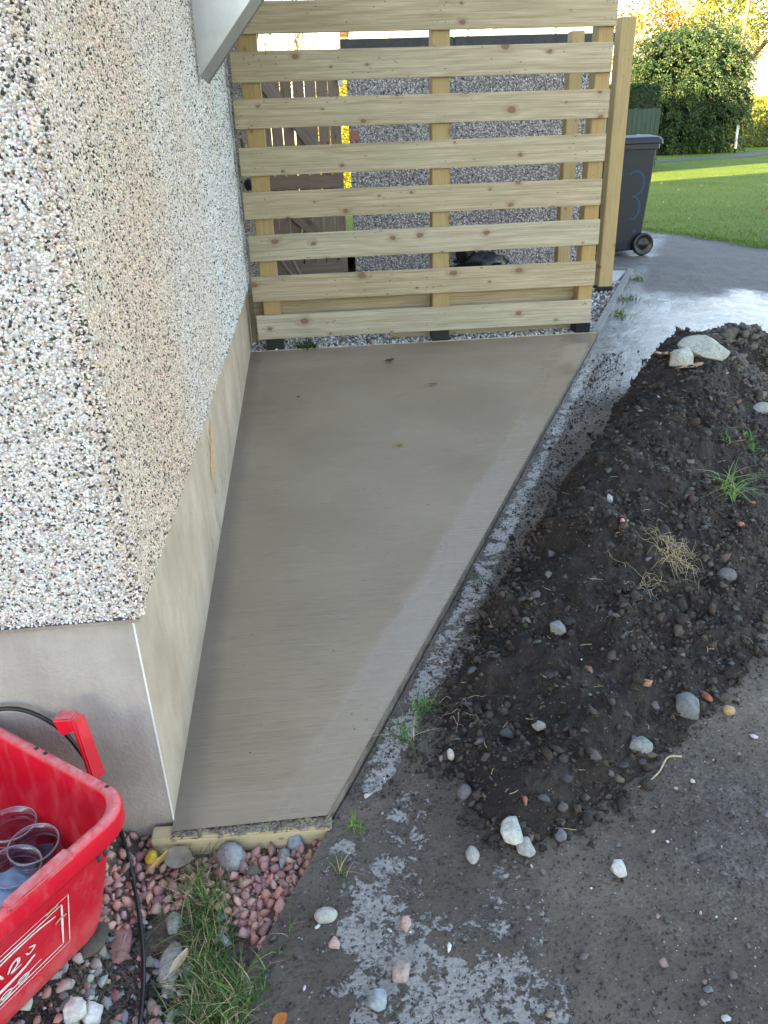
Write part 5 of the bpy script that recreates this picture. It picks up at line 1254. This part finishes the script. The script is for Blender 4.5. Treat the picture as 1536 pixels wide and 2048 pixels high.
fallen_leaf('cream folded dead leaf beside the long grey-green stone', 362, 1945, .055, .016, (.48, .38, .22), 1.1, .4, z=-.012)
fallen_leaf('bright orange leaf at the bottom edge among the grass', 562, 2052, .026, .022, (.42, .15, .035), .5, .35, z=.01)
fallen_leaf('orange-brown leaf behind the wedge stone on the heap', 1328, 712, .12, .07, (.50, .27, .12), .1, .3)
fallen_leaf('tan leaf under the wedge stone on the heap', 1385, 735, .11, .05, (.48, .28, .15), .3, .2)
R('yellow_fruit', 'small round yellow fruit on the pink chippings', 306, 1726, 22, 22, (.55, .36, .04), 40, 'round', .95, 'fruit', sink=-.1)

# ------------------------------------------------------------------ RED BOX
ZB = .022
BX, BY = -.338, .985
ang = math.atan2(-.80, -.60)                     # local +x runs along the printed face
crate = thing('recycling_box', 'red plastic recycling box with dusty rim against the house plinth', 'recycling box', (BX, BY, ZB), (0, 0, ang))
# local x = along printed face (0..LX), local y = to the left of it (negative is inward)
LX, LY, HZ = .56, .45, .312
def cr(oy, ox, r, z): return rrect(LX / 2, -LY / 2, LX / 2 - ox, LY / 2 - oy, r, z, 6)
outer = [cr(.105, .050, .05, 0), cr(.095, .043, .055, .006), cr(.088, .038, .055, .03), cr(.024, .017, .06, HZ - .055), cr(.023, .016, .06, HZ - .052), cr(.016, .012, .06, HZ - .050), cr(.003, .003, .062, HZ - .044), cr(.0, .0, .062, HZ - .035), cr(.0, .0, .062, HZ - .008), cr(.004, .004, .06, HZ)]
inner = [cr(.010, .010, .058, HZ + .0015), cr(.018, .018, .055, HZ - .001), cr(.022, .022, .052, HZ - .008), cr(.028, .024, .052, HZ - .06), cr(.092, .042, .05, .035), cr(.098, .048, .05, .012)]
loft('body', outer + inner, M_RED, crate, True, True)
# moulded ribs
for k_ in range(5):
    xk = .10 + .09 * k_
    o = box('rib', (-.002, -.010, -.11), (.002, .0, .11), M_RED, crate, 0); o.location = (xk, -.0660, .16); o.rotation_euler = (-.29, 0, 0)
for xk in (.065, .078): box('rim_slot', (xk, -.0235, HZ - .078), (xk + .005, -.019, HZ - .052), M_INK, crate, 0)
for yk in (-.06, -.22, -.245): box('rim_slot', (.006, yk - .007, HZ - .0005), (.012, yk, HZ + .0022), M_INK, crate, 0)
# step pieces on the rim
box('rim_step', (.13, -.020, HZ - .006), (.24, .0035, HZ + .006), M_RED, crate, .003)
box('rim_step', (.31, -.020, HZ - .006), (.37, .0035, HZ + .006), M_RED, crate, .003)
box('rim_step', (-.0035, -.20, HZ - .006), (.020, -.30, HZ + .006), M_RED, crate, .003) if False else None
# folding handle at the wall side
hb = [(-.004, -.115, HZ - .02), (-.012, -.118, HZ + .03), (-.02, -.128, HZ + .085)]
def to_local(p):
    d_ = np.array(p) - np.array([BX, BY, ZB]); ca_, sa_ = math.cos(ang), math.sin(ang)
    return Vector((ca_ * d_[0] + sa_ * d_[1], -sa_ * d_[0] + ca_ * d_[1], d_[2]))
def taper_bar(name, a, b, wa, ta, wb, tb):
    a, b = to_local(a), to_local(b); d_ = (b - a).normalized(); s_ = d_.cross(Vector((0, 0, 1)) if abs(d_.z) < .9 else Vector((0, 1, 0))).normalized(); u_ = s_.cross(d_)
    bm_ = bmesh.new(); rings = []
    for c_, w_, t__ in ((a, wa, ta), (b, wb, tb)): rings.append([bm_.verts.new(c_ + s_ * x_ * w_ / 2 + u_ * y_ * t__ / 2) for x_, y_ in ((-1, -1), (1, -1), (1, 1), (-1, 1))])
    bm_.faces.new(rings[0][::-1]); bm_.faces.new(rings[1])
    for i_ in range(4): bm_.faces.new((rings[0][i_], rings[0][(i_ + 1) % 4], rings[1][(i_ + 1) % 4], rings[1][i_]))
    bmesh.ops.bevel(bm_, geom=bm_.edges[:], offset=.003, segments=2, affect='EDGES'); return obj_bm(name, bm_, M_RED, crate)
hA, hB, hC = at_depth(196, 1555, 1.135), at_depth(156, 1440, 1.165), at_depth(122, 1446, 1.175)
taper_bar('handle_arm', hA, hB + (hB - hA) * .06, .030, .012, .026, .014)
taper_bar('handle_grip', hB, hC, .026, .024, .034, .040)
# print on the outside face
def face3d(a, lift):
    # a = (distance along the face, height); the face leans outward going up
    t_ = (a[1] - .03) / (HZ - .055 - .03); off = .088 + (.024 - .088) * t_
    return (a[0], -off + lift + .0008, a[1])
PX, PZ = .262, .140
def P2(l): return np.array([(PX + a, PZ + b) for a, b in l])
def frame_line(hw, hh, w, mat):
    pts_ = [(-hw, -hh), (hw, -hh), (hw, hh), (-hw, hh)]
    for i in range(4):
        a = np.array(pts_[i]); b = np.array(pts_[(i + 1) % 4]); flat_stroke('print_frame', P2([tuple(a), tuple((a + b) / 2), tuple(b)]), w, mat, crate, face3d)
frame_line(.125, .070, .0022, M_WHITEPRINT); frame_line(.112, .058, .0045, M_WHITEPRINT)
for pts_, w in (([(.10, .05), (.06, .06), (.0, .058), (-.06, .045), (-.09, .0), (-.07, -.045), (0, -.058), (.07, -.05)], .006),
                ([(-.04, .012), (-.028, .03), (-.018, .004), (-.005, .028), (.004, .006)], .007), ([(-.055, -.01), (-.02, -.028), (.03, -.026), (.06, -.012)], .010),
                ([(.012, .006), (.02, .026), (.03, .028), (.03, .012), (.018, .0), (.036, -.002)], .006), ([(.05, .03), (.06, .018), (.05, .008), (.044, .02)], .004)):
    flat_stroke('print_swirl', P2([(-a, b * .82) for a, b in pts_]), w, M_WHITEPRINT, crate, face3d)
for k_ in range(3):
    c = -.035 + .03 * k_; flat_stroke('print_letter', P2([(c + .010 * math.cos(t_), -.046 + .007 * math.sin(t_)) for t_ in np.linspace(0, 6.2, 8)]), .0045, M_WHITEPRINT, crate, face3d)
for a, b in ((-.105, .066), (.02, .072), (-.120, .02)):
    flat_stroke('dirt_smear', P2([(a, b), (a + .012, b + .003), (a + .022, b)]), .007, M_TANK, crate, face3d, .0016)

# jars standing in the box
Rz = Matrix.Rotation(ang, 3, 'Z')
def to_world(l): v = Rz @ Vector(l); return (v.x + BX, v.y + BY, v.z + ZB)
def jar(label, lx, ly, tilt, paper):
    w_ = to_world((lx, ly, .016)); j = thing('clear_jar', label, 'jar', w_, tilt, 'clear jars in the red box')
    r = .050
    lathe('jar_body', [(0, 0), (r * .9, 0), (r, .006), (r, .105), (r * .98, .118), (r * .86, .128), (r * .86, .150), (r * .90, .152), (r * .90, .156), (r * .80, .156), (r * .80, .126), (r * .93, .115), (r * .955, .104), (r * .955, .010), (0, .006)], M_CLEAR, j, 40)
    for zz in (.133, .141):
        lathe('thread', [(r * .86, zz - .002), (r * .905, zz), (r * .86, zz + .002)], M_CLEAR, j, 40)
    away = math.atan2(.88, -.47)
    tq = np.linspace(0, 2 * np.pi, 9)
    for nm_, rr_, zz, mr in (('rim', r * .85, .1565, .0010), ('rim', r * .86, .1275, .0005), ('base_glint', r * .97, .004, .0008)):
        lathe(nm_, np.stack([rr_ + mr * np.cos(tq), zz + mr * np.sin(tq)], -1), M_RIM_GLINT, j, 40)  # thin grey rings added as painted highlights on the jar edges
    def arc(name, c_, half, z0_, z1_, par, mt, rr=1.012):
        a = np.linspace(c_ - half, c_ + half, 12); V = []
        for q in a: V += [(r * rr * math.cos(q), r * rr * math.sin(q), z0_), (r * rr * math.cos(q), r * rr * math.sin(q), z1_)]
        return obj_np(name, np.array(V), np.array([(2 * i, 2 * i + 2, 2 * i + 3, 2 * i + 1) for i in range(11)]), mt, par)
    if paper:
        fc_ = away + math.pi - .25; lb = arc('paper_label', fc_, .75, .030, .088, j, M_PAPER)
        def cyl(p_): q = fc_ + .12 + p_[0] / r; return (r * 1.02 * math.cos(q), r * 1.02 * math.sin(q), .060 + p_[1])
        def line(p, q, w):
            p = np.array(p); q = np.array(q); d_ = q - p; n_ = np.array([-d_[1], d_[0]]); n_ = n_ / np.linalg.norm(n_) * w / 2
            obj_np('hazard_mark', np.array([cyl(p + n_), cyl(q + n_), cyl(q - n_), cyl(p - n_)]), np.array([(0, 1, 2, 3)]), M_INK, lb)
        D = .013
        for p, q in (((0, -D), (D, 0)), ((D, 0), (0, D)), ((0, D), (-D, 0)), ((-D, 0), (0, -D))): line(p, q, .0016)
        line((0, .007), (0, -.001), .0022); line((0, -.004), (0, -.0065), .0022)
    else:
        lb = arc('paper_label', away, .80, .040, .092, j, M_PAPER); arc('label_tab', away + .05, .16, .0925, .112, lb, M_PAPER)
    return j
def jar_spot(px, py, ztop):
    r_ = ray(px, py); p_ = np.array([0, 0, CAM_H]) + r_ * (ztop - CAM_H) / r_[2]; l_ = to_local(p_); return l_.x, l_.y
x_, y_ = jar_spot(64, 1684, .188); jar('clear jar with a white paper tag inside, nearest the box rim', x_, y_, (.06, .04, 0), False)
x_, y_ = jar_spot(4, 1650, .200); jar('clear jar with a hazard-diamond label, at the left edge of the photo', x_, y_, (-.05, .08, 0), True)
x_, y_ = jar_spot(6, 1752, .165); jar('clear jar lying low behind the rim at the left edge', x_, y_, (.15, -.1, 2.0), False)
lump = obj_np('blue_cloth', ICO3_V * np.array([.055, .05, .03]) * (1 + .12 * np.sin(ICO3_V[:, :1] * 9) + .1 * np.sin(ICO3_V[:, 1:2] * 11)), ICO3_F, simple_mat('pale_blue_cloth', (.22, .33, .45), .8, 40, .15, .4, .004), None, smooth=True)
x_, y_ = jar_spot(4, 1790, .16); lump.location = to_world((x_, y_, .13)); tag(lump, 'pale blue crumpled cloth in the red box at the left edge', 'cloth')

# black cable round the box
def on_plane_y(px, py, Y): return at_depth(px, py, Y)
cab = [on_plane_y(-80, 1440, 1.222), on_plane_y(0, 1418, 1.222), on_plane_y(60, 1424, 1.222), on_plane_y(120, 1458, 1.218), on_plane_y(165, 1510, 1.21), on_plane_y(205, 1580, 1.19)]
gpts = [(236, 1660), (252, 1700), (268, 1770), (281, 1850), (287, 1930), (284, 2000), (276, 2070)]
cab += [np.array([*ground_at(px, py, -.02)[:2], float(bed_z(*ground_at(px, py, -.02)[:2])) + .016]) for px, py in gpts]
tag(tube('cable', smooth_path(cab, 90), .0042, M_BLACKP, None, 8), 'black cable looping over the plinth and across the stony bed', 'cable')
